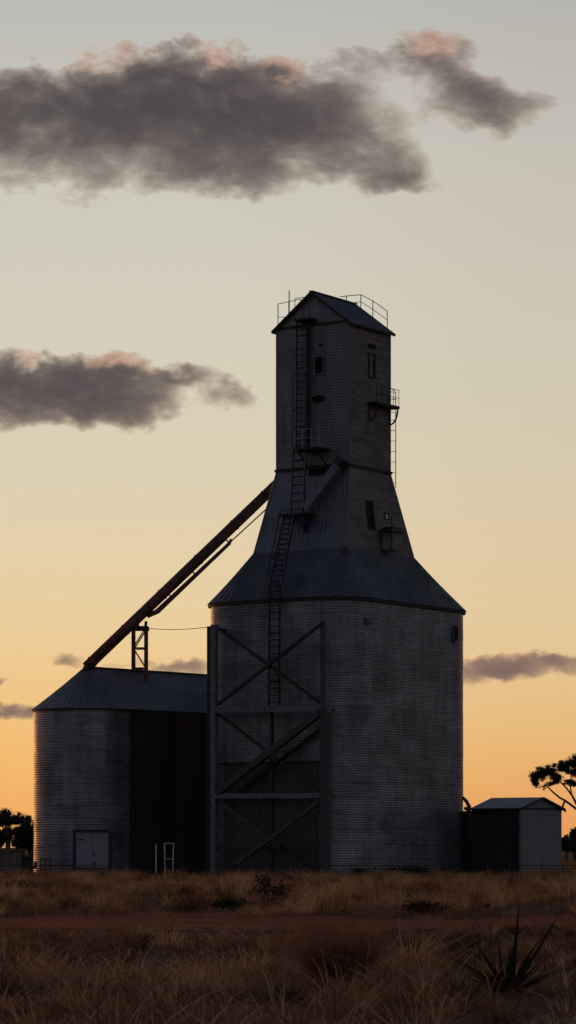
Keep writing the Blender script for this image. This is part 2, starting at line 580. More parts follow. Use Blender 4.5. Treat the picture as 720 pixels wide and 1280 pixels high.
# --- openings on walls
def opening(px0, py0, px1, py1, p0, n, name='window', frame=0.07, mat=M['hole'], fm=M['steel'], depth=0.06, round_=False, bars=0):
    h = UP.cross(n).normalized()
    c0 = hit((px0 + px1) / 2, (py0 + py1) / 2, p0, n)
    l = hit(px0, (py0 + py1) / 2, p0, n); r = hit(px1, (py0 + py1) / 2, p0, n)
    t = hit((px0 + px1) / 2, py0, p0, n); bt = hit((px0 + px1) / 2, py1, p0, n)
    hw = (r - l).length / 2; hh = (t - bt).length / 2
    v = n.cross(h).normalized()
    if round_:
        mb = MB(); N = 24
        for rr, d0, d1, m in ((1.0, 0.0, 0.07, 0), ):
            vs = []
            for k in range(N):
                a = 2 * math.pi * k / N
                d = h * math.cos(a) * hw + v * math.sin(a) * hh
                vs += [c0 + d * 1.16 + n * 0.02, c0 + d * 1.16 + n * 0.09, c0 + d + n * 0.09, c0 + d + n * 0.02]
            fs = []
            for k in range(N):
                k2 = (k + 1) % N
                for j in range(3):
                    fs.append((k * 4 + j, k2 * 4 + j, k2 * 4 + j + 1, k * 4 + j + 1))
            mb.add(vs, fs)
        w = obj(name, mb, fm, elev)
        pb = MB(); pb.add([c0 + h * math.cos(2 * math.pi * k / N) * hw + v * math.sin(2 * math.pi * k / N) * hh + n * 0.035 for k in range(N)], [tuple(range(N))])
        obj('pane', pb, mat, w)
        return w
    mb = MB()
    for s in (-1, 1):
        mb.box(c0 + h * s * (hw + frame / 2) + n * depth / 2, h, v, n, frame / 2, hh + frame, depth)
        mb.box(c0 + v * s * (hh + frame / 2) + n * depth / 2, h, v, n, hw, frame / 2, depth * 0.97)
    for i in range(bars):
        f = (i + 1) / (bars + 1) * 2 - 1
        mb.box(c0 + v * hh * f + n * 0.045, h, v, n, hw, 0.02, 0.02)
    w = obj(name, mb, fm, elev)
    obj('pane', MB().box(c0 + n * 0.03, h, v, n, hw, hh, 0.008), mat, w)
    return w

PL = W(tw[0], tw[2], 0); PT = PL
opening(394.5, 446.5, 404.5, 467, PL, nL)
opening(391.5, 494.5, 405, 502.5, PL, nL, 'vent_hole', round_=True, fm=M['dark'])
opening(399.5, 429.5, 402.5, 432.5, PL, nL, 'vent_hole', round_=True, fm=M['dark'])
opening(460.5, 443, 467, 471, PL, nR, bars=1, mat=M['glass'], fm=M['dark'])
opening(460, 431.5, 467.5, 434.5, PL, nR, 'vent', frame=0.03, fm=M['dark'])
qR = quad(ta, Z_T0, tw, Z_T1, 'R'); nSR = (qR[1] - qR[0]).cross(qR[3] - qR[0]).normalized()
qL = quad(ta, Z_T0, tw, Z_T1, 'L'); nSL = (qL[1] - qL[0]).cross(qL[3] - qL[0]).normalized()
opening(459, 628, 465.5, 660, qR[0], nSR, bars=1, fm=M['dark'])
opening(480.5, 642, 484.5, 649, qR[0], nSR, 'vent', frame=0.03, mat=M['pale'], fm=M['dark'])
opening(390, 566, 428, 592, qL[0], nSL, 'hatch_opening', frame=0.05, fm=M['dark'])
# porthole on the curved end of the silo wall (its own local plane)
kk = (568 - 360) / F
best = None
for t in range(0, 181):
    ang = R(135 + t * 0.25)      # from +b side round to -a side of the right corner
    p = W(SR + SR * math.cos(ang), sb1 - SR + SR * math.sin(ang)); 
    e_ = abs(p.x / p.y - kk)
    if best is None or e_ < best[0]: best = (e_, ang, p)
if best[0] > 0.0002:
    b_ = span(W(0, 0), B, 568); pp = W(0, b_); npn = -A
else:
    pp = best[2]; npn = (A * math.cos(best[1]) + B * math.sin(best[1])).normalized()
opening(565.3, 782, 570.8, 802.5, pp + npn * 0.02, npn, 'porthole', round_=True, fm=M['steel'])

# small hooded hatch box standing on the roof against the shoulder
mb = MB()
hb = hit(481, 690, qR[0], nSR) + nR * 0.45
hb.z = hit(481, 690, qR[0], nSR).z
mb.box(hb + UP * 0.55, B, A, UP, 0.5, 0.3, 0.5)
hbx = obj('hatch_box', mb, M['board'], elev)
mb = MB()
for s in (-1, 1):
    mb.add([hb + B * -0.75 + A * 0.42 * s + UP * 1.02, hb + B * 0.75 + A * 0.42 * s + UP * 1.02,
            hb + B * 0.35 + A * 0.3 * s + UP * 1.32, hb + B * -0.35 + A * 0.3 * s + UP * 1.32], [(0, 1, 2, 3)])
mb.add([hb + B * x + A * y + UP * z for x, y, z in ((-.75, -.42, 1.02), (.75, -.42, 1.02), (.75, .42, 1.02), (-.75, .42, 1.02),
        (-.35, -.3, 1.32), (.35, -.3, 1.32), (.35, .3, 1.32), (-.35, .3, 1.32))],
       [(3, 2, 1, 0), (4, 5, 6, 7), (0, 3, 7, 4), (1, 5, 6, 2)])
obj('hood', mb, M['dark'], hbx)
obj('vent_pipe', MB().tube([hb - B * 0.55 - A * 0.34 + UP * 0, hb - B * 0.55 - A * 0.34 + UP * 1.9], 0.03, 6), M['dark'], elev)
mb = MB()
cp = hit(461, 776, W(0, 0, 0), nR) + nR * 0.02
mb.box(cp, B, UP, A, 0.28, 0.16, 0.03)
obj('maintenance_plate', mb, M['steel'], elev)


# --- ladders
def ladder(p0, p1, width, h, step, parent, name='ladder', mat=None, r=0.03, rr=0.018, cage=None, out=None):
    mat = mat or M['black']
    p0, p1, h = V(p0), V(p1), V(h).normalized()
    mb = MB()
    for s in (-1, 1):
        mb.tube([p0 + h * s * width / 2, p1 + h * s * width / 2], r, 6)
    L = obj(name, mb, mat, parent)
    n = max(1, int(round((p1 - p0).length / step)))
    first = None
    for i in range(n):
        c = p0 + (p1 - p0) * ((i + 0.5) / n)
        if first is None:
            first = obj('rung', MB().tube([c - h * width / 2, c + h * width / 2], rr, 6), mat, L, origin=c)
            fc = c
        else:
            dup(first, L, c - fc)
    if cage:
        z0, z1 = cage
        out = V(out).normalized()
        cm = MB()
        ring = [(-0.5, 0.05), (-0.62, 0.45), (-0.3, 0.8), (0.3, 0.8), (0.62, 0.45), (0.5, 0.05)]
        def cp_(f, x, y): return p0 + (p1 - p0) * f + h * x * width + out * y * width
        nh = max(2, int((p1 - p0).length * (z1 - z0) / 0.9))
        for i in range(nh + 1):
            f = z0 + (z1 - z0) * i / nh
            cm.tube([cp_(f, x, y) for x, y in ring], 0.016, 5)
        for x, y in ring[1:5]:
            cm.tube([cp_(z0, x, y), cp_(z1, x, y)], 0.014, 5)
        obj('cage', cm, mat, L)
    return L


def on(px, py, p0, n, off): return hit(px, py, p0 + n * off, n)
hL = A.copy()

# tower ladder, straight up the left-hand face
ladder(on(377.2, 562, PL, nL, 0.3), on(377.6, 399, PL, nL, 0.3), 0.68, hL, 0.36, elev, cage=(0.02, 0.58), out=nL, r=0.04, rr=0.03)
# small landing under the gable
mb = MB()
c1 = on(382, 400, PL, nL, 0.4)
mb.box(c1, A, B, UP, 0.5, 0.4, 0.05)
pf = obj('landing', mb, M['dark'], elev)
mb = MB()
for x in (-0.48, -0.1, 0.45):
    p = c1 - B * 0.36 + A * x
    mb.tube([p, p + UP * 1.15], 0.018, 6)
mb.tube([c1 - B * 0.36 - A * 0.48 + UP * 1.15, c1 - B * 0.36 + A * 0.45 + UP * 1.15], 0.018, 6)
obj('handrail', mb, M['dark'], pf)
# thick service pipe beside the ladder
obj('service_pipe', MB().tube([on(386.3, 562, PL, nL, 0.12), on(386.3, 400, PL, nL, 0.12)], 0.065, 8), M['dark'], elev)
# balcony at the foot of the tower
mb = MB()
c2 = on(390, 562, PL, nL, 0.65)
mb.box(c2, A, B, UP, 0.8, 0.55, 0.06)
pf = obj('landing', mb, M['dark'], elev)
mb = MB()
for x in (-0.78, -0.3, 0.25, 0.78):
    p = c2 - B * 0.52 + A * x
    mb.tube([p, p + UP * 1.05], 0.02, 6)
for z in (0.55, 1.05):
    mb.tube([c2 - B * 0.52 - A * 0.78 + UP * z, c2 - B * 0.52 + A * 0.78 + UP * z], 0.02, 6)
obj('handrail', mb, M['door'], pf)
mb = MB()
for x in (-0.6, 0.6):
    mb.beam(c2 + A * x - B * 0.45 - UP * 0.05, c2 + A * x + B * 0.55 - UP * 0.9, 0.07, 0.07, A)
obj('bracket', mb, M['dark'], pf)
# ladder on the shoulder
s0 = on(371.5, 642, qL[0], nSL, 0.35); s1 = on(375, 560, PL, nL, 0.55)
ladder(s0, s1, 0.82, hL, 0.46, elev, r=0.035, rr=0.036)
obj('handrail', MB().tube([s0 + hL * -0.55 - B * 0.4, s0.lerp(s1, 0.5) - hL * 0.55 - B * 0.35, s1 - hL * 0.6 - B * 0.3], 0.022, 6), M['steel'], elev)
# landing between the two lower flights
mb = MB()
c3 = on(372, 643.5, qL[0], nSL, 0.55)
mb.box(c3, A, B, UP, 0.95, 0.45, 0.05)
pf = obj('landing', mb, M['dark'], elev)
mb = MB()
mb.beam(c3 - A * 0.5 - UP * 0.05, c3 - A * 0.35 - UP * 0.95 + B * 0.3, 0.12, 0.12, A)
mb.box(c3 - A * 0.45 - UP * 0.45 - B * 0.1, A, B, UP, 0.22, 0.18, 0.2)
mb.beam(c3 - A * 0.1 - UP * 0.4, c3 - A * 0.95 - UP * 0.25, 0.1, 0.1, UP)
obj('winch_bracket', mb, M['dark'], pf)
# sloping caged flight down the roof
PS = W(0, 0, 0)
r0 = on(343.5, 736, PS, nL, 0.5); r1 = on(362, 645, qL[0], nSL, 0.6)
ladder(r0, r1, 0.72, hL, 0.36, elev, r=0.05, rr=0.04, cage=(0.0, 1.0), out=(nL + UP * 0.6))
obj('handrail', MB().tube([r0 - hL * 0.5 + nL * 0.2 + UP * 0.2, r1 - hL * 0.45 + nL * 0.2 + UP * 0.4], 0.022, 6), M['steel'], elev)
# vertical flight on the silo wall
ladder(on(342.8, 882, PS, nL, 0.45), on(343.2, 735, PS, nL, 0.45), 0.66, hL, 0.36, elev, r=0.05, rr=0.036)
# grain chute across the shoulder
q0 = on(383, 636, qL[0], nSL, 0.5); q1 = on(428, 576, qL[0], nSL, 0.5)
mb = MB().beam(q0, q1, 0.42, 0.5, nSL)
ch = obj('grain_chute', mb, M['blue'], elev)
t_ = (q1 - q0).normalized()
obj('chute_head', MB().beam(q1 - t_ * 0.35, q1 + t_ * 0.08, 0.6, 0.52, nSL), M['dark'], ch)

# right-hand face: bracketed platform with rail and the ladder beyond the edge
pr = hit(459, 504, PL, nR); pr2 = hit(487, 506.5, PL, nR)
bR0 = ab(pr)[1]; zR = pr.z
b1_ = tw[3] + 0.05
cR = W(tw[0] - 0.30, (bR0 + b1_) / 2, zR)
pf = obj('platform', MB().box(cR, B, A, UP, (b1_ - bR0) / 2, 0.30, 0.07), M['dark'], elev)
mb = MB()
for i in range(5):
    b = bR0 + 0.05 + (b1_ - bR0 - 0.1) * i / 4
    p = W(tw[0] - 0.57, b, zR)
    mb.tube([p, p + UP * 0.95], 0.016, 6)
for z in (0.5, 0.95):
    mb.tube([W(tw[0] - 0.57, bR0 + 0.05, zR + z), W(tw[0] - 0.57, b1_ - 0.05, zR + z)], 0.016, 6)
obj('handrail', mb, M['dark'], pf)
for b in (bR0 + 0.15, tw[3] - 0.1):
    mb = MB()
    pts = []
    for i in range(7):
        t = i / 6 * math.pi / 2
        pts.append(W(tw[0] - 0.08 - 0.48 * math.sin(t), b, zR - 0.07 - 0.85 + 0.85 * (1 - math.cos(t)) + 0.02))
    for p, q in zip(pts, pts[1:]):
        mb.beam(p, q, 0.07, 0.07, B)
    mb.beam(W(tw[0] - 0.06, b, zR - 0.95), W(tw[0] - 0.06, b, zR - 0.05), 0.06, 0.06, B)
    obj('bracket', mb, M['dark'], pf)
kY = W(tw[0], tw[3]).y + 0.2
lo = at(494.6, 610, kY); hi = at(494.6, 492, kY)
ladder(lo + A * 0.28, hi + A * 0.28, 0.56, A, 0.585, elev, r=0.022, rr=0.017)
mb = MB()
pts = []
for i in range(7):
    t = i / 6 * math.pi / 2
    pts.append(hi + UP * 0.35 * math.sin(t) + A * (0.62 * (1 - math.cos(t))))
obj('ladder_hook', MB().tube(pts, 0.02, 6), M['dark'], elev)
for dz in (0.05, -0.35, -0.75, -1.05):
    ring = []
    for i in range(9):
        t = math.pi * i / 8
        ring.append(hi + UP * dz + A * (0.28 + 0.3 * math.cos(t)) + B * (0.0 - 0.5 * math.sin(t)) )
    obj('ladder_hoop', MB().tube(ring, 0.014, 5), M['dark'], elev)

# ================================================================== STEEL FRAME in front of the silo
FB = 1.0
PF = W(0, -FB, 0)
def fp(px, py, d=0.0): return hit(px, py, PF + nL * d, nL)
fl = fp(267.5, 1000); fr = fp(406.3, 1000)
frame = thing('steel_frame', 'tall cross braced steel frame with three bays against front of the tall silo', 'steel frame', V(((fl.x + fr.x) / 2, (fl.y + fr.y) / 2, 0)))
def fpost(px, py0, w):
    p = fp(px, 1000); return MB().box(V((p.x, p.y, zat(py0, p.y) / 2 - 0.05)), A, B, UP, w / 2, w / 2, zat(py0, p.y) / 2 + 0.05)
obj('post', fpost(268, 781, 0.30), M['steel'], frame)
obj('post', fpost(406.5, 884, 0.42), M['dim'], frame)  # right posts in dimmer steel, their shade put into the colour
p = fp(404, 885); obj('upper_post', MB().beam(fp(404, 882), fp(404, 776), 0.22, 0.22, A), M['dim'], frame)
p = fp(262.5, 1000, -0.55)
obj('post', MB().box(V((p.x, p.y, zat(783, p.y) / 2)), A, B, UP, 0.12, 0.12, zat(783, p.y) / 2), M['dark'], frame)
def fbeam(px0, py0, px1, py1, w, d=0.0, name='beam', mat=M['steel'], dep=None):
    return obj(name, MB().beam(fp(px0, py0, d), fp(px1, py1, d), w, dep or w, UP if abs(py1 - py0) < 20 else A), mat, frame)
fbeam(266, 887.5, 412, 886.5, 0.30, 0.03)
fbeam(268, 995, 402, 994.5, 0.26, 0.03)
fbeam(268, 1060, 402, 1059.5, 0.14, -0.03, mat=M['dark'])
fbeam(274, 786, 402, 880, 0.15, -0.05, 'brace', M['dark'])
fbeam(403, 779, 273, 880, 0.15, 0.1, 'brace', M['dark'])
fbeam(400, 891, 272, 991, 0.34, 0.08, 'brace', M['dim'])
fbeam(274, 893, 400, 990, 0.15, -0.12, 'brace', M['dark'])
fbeam(400, 912, 300, 990, 0.16, -0.6, 'brace', M['dark'])
fbeam(274, 1001, 346, 1054, 0.22, -0.05, 'brace', M['dim'])
fbeam(400, 1001, 290, 1084, 0.22, 0.14, 'brace', M['dim'])
fbeam(346, 1054, 398, 1090, 0.15, -0.2, 'brace', M['dark'])
obj('middle_post', MB().beam(fp(340, 1092, -0.25), fp(340, 890, -0.25), 0.16, 0.16, A), M['dark'], frame)
for px, py in ((268, 786), (405, 886), (268, 888), (405, 994), (268, 995)):
    p = fp(px, py); a_, b_ = ab(p)
    obj('tie', MB().beam(W(a_, b_, p.z), W(a_, -0.03, p.z), 0.12, 0.12, UP), M['dark'], frame)
for px, py in ((341, 943), (345, 1054)):
    p = fp(px, py, 0.22)
    obj('gusset_plate', MB().box(p, A, B, UP, 0.28, 0.02, 0.3), M['dark'], frame)

# tall dark sliding door behind the frame
sd = hit(340, 1040, PS, nL)
mb = MB()
l = hit(281, 1040, PS, nL); r = hit(398, 1040, PS, nL)
def fn(u, v):
    p = l.lerp(r, u); return V((p.x, p.y, 0.02 + 5.9 * v)) + nL * (0.06 + 0.015 * math.cos(u * 2 * math.pi * 20))
mb.grid(fn, 80, 2)
obj('sliding_door', mb, M['dull'], elev, smooth=True)
obj('door_rail', MB().beam(V((l.x, l.y, 5.98)) + nL * 0.09 + A * .3, V((r.x, r.y, 5.98)) + nL * 0.09 - A * 0.1, 0.1, 0.1, UP), M['dark'], elev)

# ================================================================== LEFT STORAGE SILO (rounded end, ridged roof)
LD = V((0.66, 0.751, 0)).normalized()          # along the ridge, away
LN = V((LD.y, -LD.x, 0))                        # outward normal of the side facing the elevator
LC = at(105.5, 1000, 159.0); LC.z = 0
LR = 2.78
LL = 13.0
ZLE = zat(885, 156.4); ZLP = zat(834, 159.0)
lsilo = thing('storage_silo', 'squat corrugated storage silo with rounded end, low ridged roof and small door', 'silo', LC + LD * 3)


def cap_outline(r, n_arc=60, n_side=60, back=True):
    pts = []
    a0 = math.atan2(LN.y, LN.x)
    for i in range(n_arc + 1):                   # from LN side round the front to -LN
        t = a0 - math.pi * i / n_arc
        d = V((math.cos(t), math.sin(t), 0)); pts.append((LC + d * r, d, 0.0))
    for i in range(1, n_side):
        pts.append((LC - LN * r + LD * LL * i / n_side, -LN, i / n_side))
    for i in range(n_arc + 1):
        t = a0 + math.pi - math.pi * i / n_arc
        d = V((math.cos(t), math.sin(t), 0)); pts.append((LC + LD * LL + d * r, d, 1.0))
    for i in range(1, n_side):
        f = 1 - i / n_side
        pts.append((LC + LN * r + LD * LL * f, LN, f))
    return pts

co_ = cap_outline(LR)
rows = []
pitch = 0.125
nz = int((ZLE + 0.1) / pitch * 4)
for j in range(nz + 1):
    z = -0.1 + (ZLE + 0.1) * j / nz
    w = 0.009 * math.cos(2 * math.pi * z / pitch + 0.5 * math.sin(z * 1.9))
    ring = math.floor(z / 0.75)
    rows.append([p + d * (w + sheet_off(k // 8, ring, 8.2)) + UP * z for k, (p, d, f) in enumerate(co_)])
mb = MB(); strip_loft(mb, [list(reversed(r_)) for r_ in rows])
obj('silo_wall', mb, M['leftsilo'], lsilo, smooth=True, tones=wall_tones(nz + 1, len(co_), lambda j: -0.1 + (ZLE + 0.1) * j / nz, 0.75, 8, 5.0))
co2 = cap_outline(LR + 0.13, 100, 200)
rows = []
for j in range(9):
    f = j / 8
    row = []
    for k, (p, d, s) in enumerate(co2):
        rp = LC + LD * LL * s
        rib = 0.02 * (1 if k % 4 in (0, 1) else -1) * (1 - 0.8 * f)
        q = p.lerp(rp + d * 0.02, f)
        row.append(q + UP * (ZLE + (ZLP - ZLE) * f + rib - 0.05 * math.sin(math.pi * f)))
    rows.append(row)
mb = MB(); strip_loft(mb, [list(reversed(r_)) for r_ in rows])
lroof = obj('silo_roof', mb, M['roof2'], lsilo, tones=[0.22 * math.sin((k // 12) * 91.7) * math.sin((k // 12) * 3.3 + (j // 4) * 2.1) for j in range(8) for k in range(len(co2))])
obj('ridge_cap', MB().beam(LC + UP * (ZLP + 0.02), LC + LD * LL + UP * (ZLP + 0.02), 0.08, 0.22, UP), M['roof'], lroof)
ce = cap_outline(LR + 0.1, 40, 20)
mb = MB(); strip_loft(mb, [list(reversed([p + UP * (ZLE - 0.1) for p, d, s in ce])), list(reversed([p + UP * ZLE for p, d, s in ce]))])
obj('eave_flashing', mb, M['dark'], lsilo)
# two bays of sheet on the elevator side, its shade put into their colour
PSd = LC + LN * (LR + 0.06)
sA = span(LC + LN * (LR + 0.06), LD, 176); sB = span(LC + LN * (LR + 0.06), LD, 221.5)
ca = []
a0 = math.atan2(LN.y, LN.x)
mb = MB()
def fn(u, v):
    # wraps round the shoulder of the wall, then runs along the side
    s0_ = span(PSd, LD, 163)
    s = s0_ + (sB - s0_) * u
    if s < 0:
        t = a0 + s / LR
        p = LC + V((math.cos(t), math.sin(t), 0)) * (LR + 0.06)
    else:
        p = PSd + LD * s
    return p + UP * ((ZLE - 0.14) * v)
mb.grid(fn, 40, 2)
obj('side_shade_sheet', mb, M['shade_iron'], lsilo, smooth=True, label='black sheet standing in for shade on the side facing the elevator')
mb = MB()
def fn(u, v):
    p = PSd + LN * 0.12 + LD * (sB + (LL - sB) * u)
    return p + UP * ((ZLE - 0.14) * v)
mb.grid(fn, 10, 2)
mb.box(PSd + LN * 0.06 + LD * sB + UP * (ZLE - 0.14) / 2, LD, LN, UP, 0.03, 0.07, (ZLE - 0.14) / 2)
obj('side_shade_sheet', mb, M['oxide'], lsilo, label='red brown sheet bay next to the elevator, darkened for shade')
# door at the rounded end
dpx = 115
kd = (dpx - 360) / F
best = min(((abs((LC + V((math.cos(t), math.sin(t), 0)) * LR).x / (LC + V((math.cos(t), math.sin(t), 0)) * LR).y - kd), t) for t in [a0 - math.pi * i / 400 for i in range(400)]), key=lambda x: x[0])
dn = V((math.cos(best[1]), math.sin(best[1]), 0)); dh = UP.cross(dn).normalized()
dc = LC + dn * (LR + 0.14)
def dpt(px, py): return hit(px, py, dc, dn)
dl, dr = dpt(94.5, 1060), dpt(136, 1060); zt = dpt(115, 1040).z
hw = (dr - dl).length / 2; dcc = (dl + dr) / 2
mb = MB()
for s in (-1, 1):
    mb.box(V((dcc.x, dcc.y, zt / 2)) + dh * s * (hw + 0.06) - dn * 0.07, dh, dn, UP, 0.06, 0.18, zt / 2 + 0.1)
mb.box(V((dcc.x, dcc.y, zt + 0.06)) - dn * 0.07, dh, dn, UP, hw, 0.18, 0.06)
dframe = obj('door_frame', mb, M['dark'], lsilo)
mb = MB()
for s in (-1, 1):
    mb.box(V((dcc.x, dcc.y, zt / 2)) + dh * s * (hw / 2) - dn * 0.02, dh, dn, UP, hw / 2 - 0.008, 0.03, zt / 2 - 0.01)
dd = obj('door', mb, M['door'], lsilo)
mb = MB()
mb.box(V((dcc.x, dcc.y, 1.15)) + dh * 0.09 + dn * 0.05, dh, dn, UP, 0.02, 0.03, 0.12)
obj('handle', mb, M['dark'], dd)
for z_ in (0.35, zt - 0.4):
    obj('hinge', MB().box(V((dcc.x, dcc.y, z_)) - dh * (hw * 0.72) + dn * 0.02, dh, dn, UP, hw * 0.24, 0.015, 0.035), M['dark'], dd)
obj('kick_plate', MB().box(V((dcc.x, dcc.y, 0.22)) + dn * 0.014, dh, dn, UP, hw - 0.02, 0.008, 0.2), M['hut'], dd)
lp = dpt(141, 1040)
mb = MB(); mb.tube([lp - dn * 0.2, lp + dn * 0.15, lp + dn * 0.3 - UP * 0.08], [0.03, 0.03, 0.03], 6)
mb.tube([lp + dn * 0.3 - UP * 0.05, lp + dn * 0.3 - UP * 0.28], [0.05, 0.13], 10)
obj('door_lamp', mb, M['dark'], lsilo)

# ================================================================== CONVEYOR, TRESTLE, CABLE
c0 = at(110.5, 831.5, 158.6); c1_ = at(338, 613, 162.0)
cdir = (c1_ - c0).normalized()
c1 = c1_ + cdir * 1.6
conv = thing('conveyor_tube', 'long rusty conveyor tube sloping from storage silo roof up to the tall elevator', 'conveyor', c0)
side = cdir.cross(UP).normalized(); dn_ = side.cross(cdir).normalized()   # dn_ points up-normal
if dn_.z < 0: dn_ = -dn_
obj('tube', MB().tube([c0 - cdir * 0.15, c0 + cdir * 6, c1], 0.30, 16), M['rust'], conv, smooth=True)
Lc = (c1_ - c0).length
mb = MB()
for f in (0.02, 0.2, 0.4, 0.6, 0.8, 0.97):
    p = c0 + cdir * Lc * f; obj('flange', MB().tube([p - cdir * 0.04, p + cdir * 0.04], 0.325, 16), M['rust'], conv)
pa = c0 + cdir * Lc * 0.34 - dn_ * 0.50; pb = c0 + cdir * Lc * 0.735 - dn_ * 0.55
obj('return_pipe', MB().tube([c0 + cdir * Lc * 0.30 - dn_ * 0.30, pa, pb, pb + cdir * 0.25 + dn_ * 0.1], [0.13, 0.15, 0.10, 0.07], 10), M['rust'], conv, smooth=True)
obj('truss_rod', MB().tube([pb - cdir * 0.3, pb + dn_ * 0.02, c0 + cdir * Lc * 1.0 - dn_ * 0.62], 0.04, 6), M['rust'], conv)
mb = MB()
for f, o in ((0.735, 0.55), (0.55, 0.52), (0.42, 0.5)):
    p = c0 + cdir * Lc * f
    obj('hanger', MB().beam(p - dn_ * 0.25, p - dn_ * o, 0.07, 0.07, side), M['rust'], conv)
# trestle standing on the ridge of the storage silo
tpY = 0
kt = span(LC, LD, 175)
tp = LC + LD * kt
zt0 = ZLP - 0.12
# height of the tube over the ridge at that column
ft = (span(c0, (c1_ - c0), 172))
ztube = (c0 + (c1_ - c0) * ft).z
ptube = c0 + (c1_ - c0) * ft
tre = thing('support_trestle', 'small rusty braced trestle on storage silo ridge holding up the conveyor tube', 'trestle', V((tp.x, tp.y, ZLP)))
hx = (at(183, 800, tp.y) - at(167.2, 800, tp.y)).x / 2
X = V((1, 0, 0)); Yv = V((0, 1, 0))
ztop = zat(786, tp.y)
mid = at(175, 800, tp.y)
def tq(sx, sy, z): return V((mid.x + sx * hx, mid.y + sy * 0.55 - 0.2, z))
for sy in (-1, 1):
    for sx in (-1, 1):
        obj('leg', MB().beam(tq(sx, sy, ZLP - 0.55), tq(sx, sy, ztop), 0.17, 0.12, X), M['rust'], tre)
mb = MB()
for sy in (-1, 1):
    zs = [ZLP + 0.12 + (ztop - ZLP - 0.12) * i / 2 for i in range(3)]
    for z in (zs[0], zs[1]):
        mb.beam(tq(-1, sy, z), tq(1, sy, z), 0.07, 0.07, UP)
    mb.beam(tq(-1, sy, zs[1]), tq(1, sy, zs[0]), 0.07, 0.06, UP)
    mb.beam(tq(-1, sy, zs[1]), tq(1, sy, zs[2]), 0.07, 0.06, UP)
for sx in (-1, 1):
    mb.beam(tq(sx, -1, zs[1]), tq(sx, 1, zs[1]), 0.07, 0.07, UP)
    mb.beam(tq(sx, -1, zs[1]), tq(sx, 1, zs[2]), 0.06, 0.06, UP)
obj('brace', mb, M['rust'], tre)
mb = MB()
mb.box(tq(0, 0, ztop), X, Yv, UP, hx + 0.15, 0.62, 0.1)
mb.beam(tq(0.9, 0, ztop + 0.1), tq(1.0, 0, ztop + 0.4), 0.14, 0.5, X)
mb.beam(tq(-0.2, -0.4, ztop), V((ptube.x, ptube.y, ztube - 0.25)), 0.14, 0.2, X)
obj('saddle', mb, M['rust'], tre)
# cable
ca0 = tq(1, -1, zat(786.5, tp.y)); ca1 = fp(266, 783)
mb = MB(); pts = []
for i in range(13):
    f = i / 12; p = ca0.lerp(ca1, f); p.z -= 0.12 * math.sin(math.pi * f); pts.append(p)
mb.tube(pts, 0.018, 5)
tag(obj('cable', mb, M['dark'], None, origin=ca0), 'thin cable strung level from trestle head to the steel frame', 'cable')

# ================================================================== SHED (right)
sk = at(650, 1059, 157.0); sk.z = 0
SD1 = V((-math.cos(R(38)), math.sin(R(38)), 0)); SD2 = V((math.sin(R(38)), math.cos(R(38)), 0))
sl = span(sk, SD1, 590); sr = span(sk, SD2, 702)
zse = zat(1010.5, 157.0); zsp = zat(997, (sk + SD2 * sr / 2).y)
shed = thing('shed', 'small gabled iron shed with dark side wall right of the tall elevator', 'shed', sk + SD1 * sl / 2 + SD2 * sr / 2)
def SW(a, b, z): return sk + SD1 * a + SD2 * b + UP * z
def corr_wall(p, q, z0, z1, n, pitch, mode, name, mat, parent, label=None):
    L = (q - p).length; H = z1 - z0
    nu, nv = (int(L / pitch * 4), 2) if mode == 'v' else (6, int(H / pitch * 4))
    def fn(u, v):
        s = u * L if mode == 'v' else v * H
        return p.lerp(q, u) + UP * (z0 + H * v) + n * (0.012 if mode == 'v' else 0.004) * math.cos(2 * math.pi * s / pitch)
    m_ = MB(); m_.grid(fn, nu, nv)
    return obj(name, m_, mat, parent, smooth=True, label=label)
corr_wall(SW(sl, 0, 0), SW(0, 0, 0), -0.05, zse, -SD2, 0.3, 'v', 'wall', M['shade_iron'], shed, 'dark side wall of the shed')  # side wall near black, shade next to the silo put into its colour
corr_wall(SW(0, 0, 0), SW(0, sr, 0), -0.05, zse, -SD1, 0.16, 'h', 'wall', M['shed'], shed, 'pale gable end wall of the shed')
corr_wall(SW(0, sr, 0), SW(sl, sr, 0), -0.05, zse, SD2, 0.16, 'h', 'wall', M['shed'], shed)
corr_wall(SW(sl, sr, 0), SW(sl, 0, 0), -0.05, zse, SD1, 0.16, 'h', 'wall', M['shed'], shed)
for a in (0, sl):
    mb = MB(); mb.add([SW(a, 0, zse), SW(a, sr, zse), SW(a, sr / 2, zsp - 0.05)], [(0, 1, 2)])
    obj('gable_panel', mb, M['shed'], shed)
mb = MB()
for be in (-0.12, sr + 0.12):
    def fn(u, v, be=be):
        a = -0.15 + (sl + 0.3) * u; b = sr / 2 + (be - sr / 2) * v
        return SW(a, b, zsp + 0.02 + (zse - zsp) * v * 1.04 + 0.012 * math.cos(2 * math.pi * a / 0.2))
    mb.grid(fn, 90, 2)
sroof = obj('roof', mb, M['shedroof'], shed)
mb = MB()
for be in (-0.14, sr + 0.14):
    mb.beam(SW(-0.17, be, zse - 0.03), SW(sl + 0.17, be, zse - 0.03), 0.1, 0.06, UP)
    mb.beam(SW(-0.17, be, zse - 0.02), SW(-0.17, sr / 2, zsp - 0.01), 0.1, 0.04, UP)
obj('gutter', mb, M['dark'], sroof)
obj('corner_trim', MB().box(SW(-0.01, -0.01, zse / 2), SD1, SD2, UP, 0.05, 0.05, zse / 2), M['steel'], shed)
obj('gable_trim', MB().beam(SW(-0.03, 0, zse), SW(-0.03, sr, zse), 0.09, 0.04, UP), M['dark'], shed)
e0 = SW(0.0, sr + 0.12, zse)
obj('downpipe', MB().tube([e0 + UP * 0.0, e0 + V((0.12, 0, -0.02)), e0 + V((0.13, 0, -0.16))], 0.06, 8), M['rust'], shed)
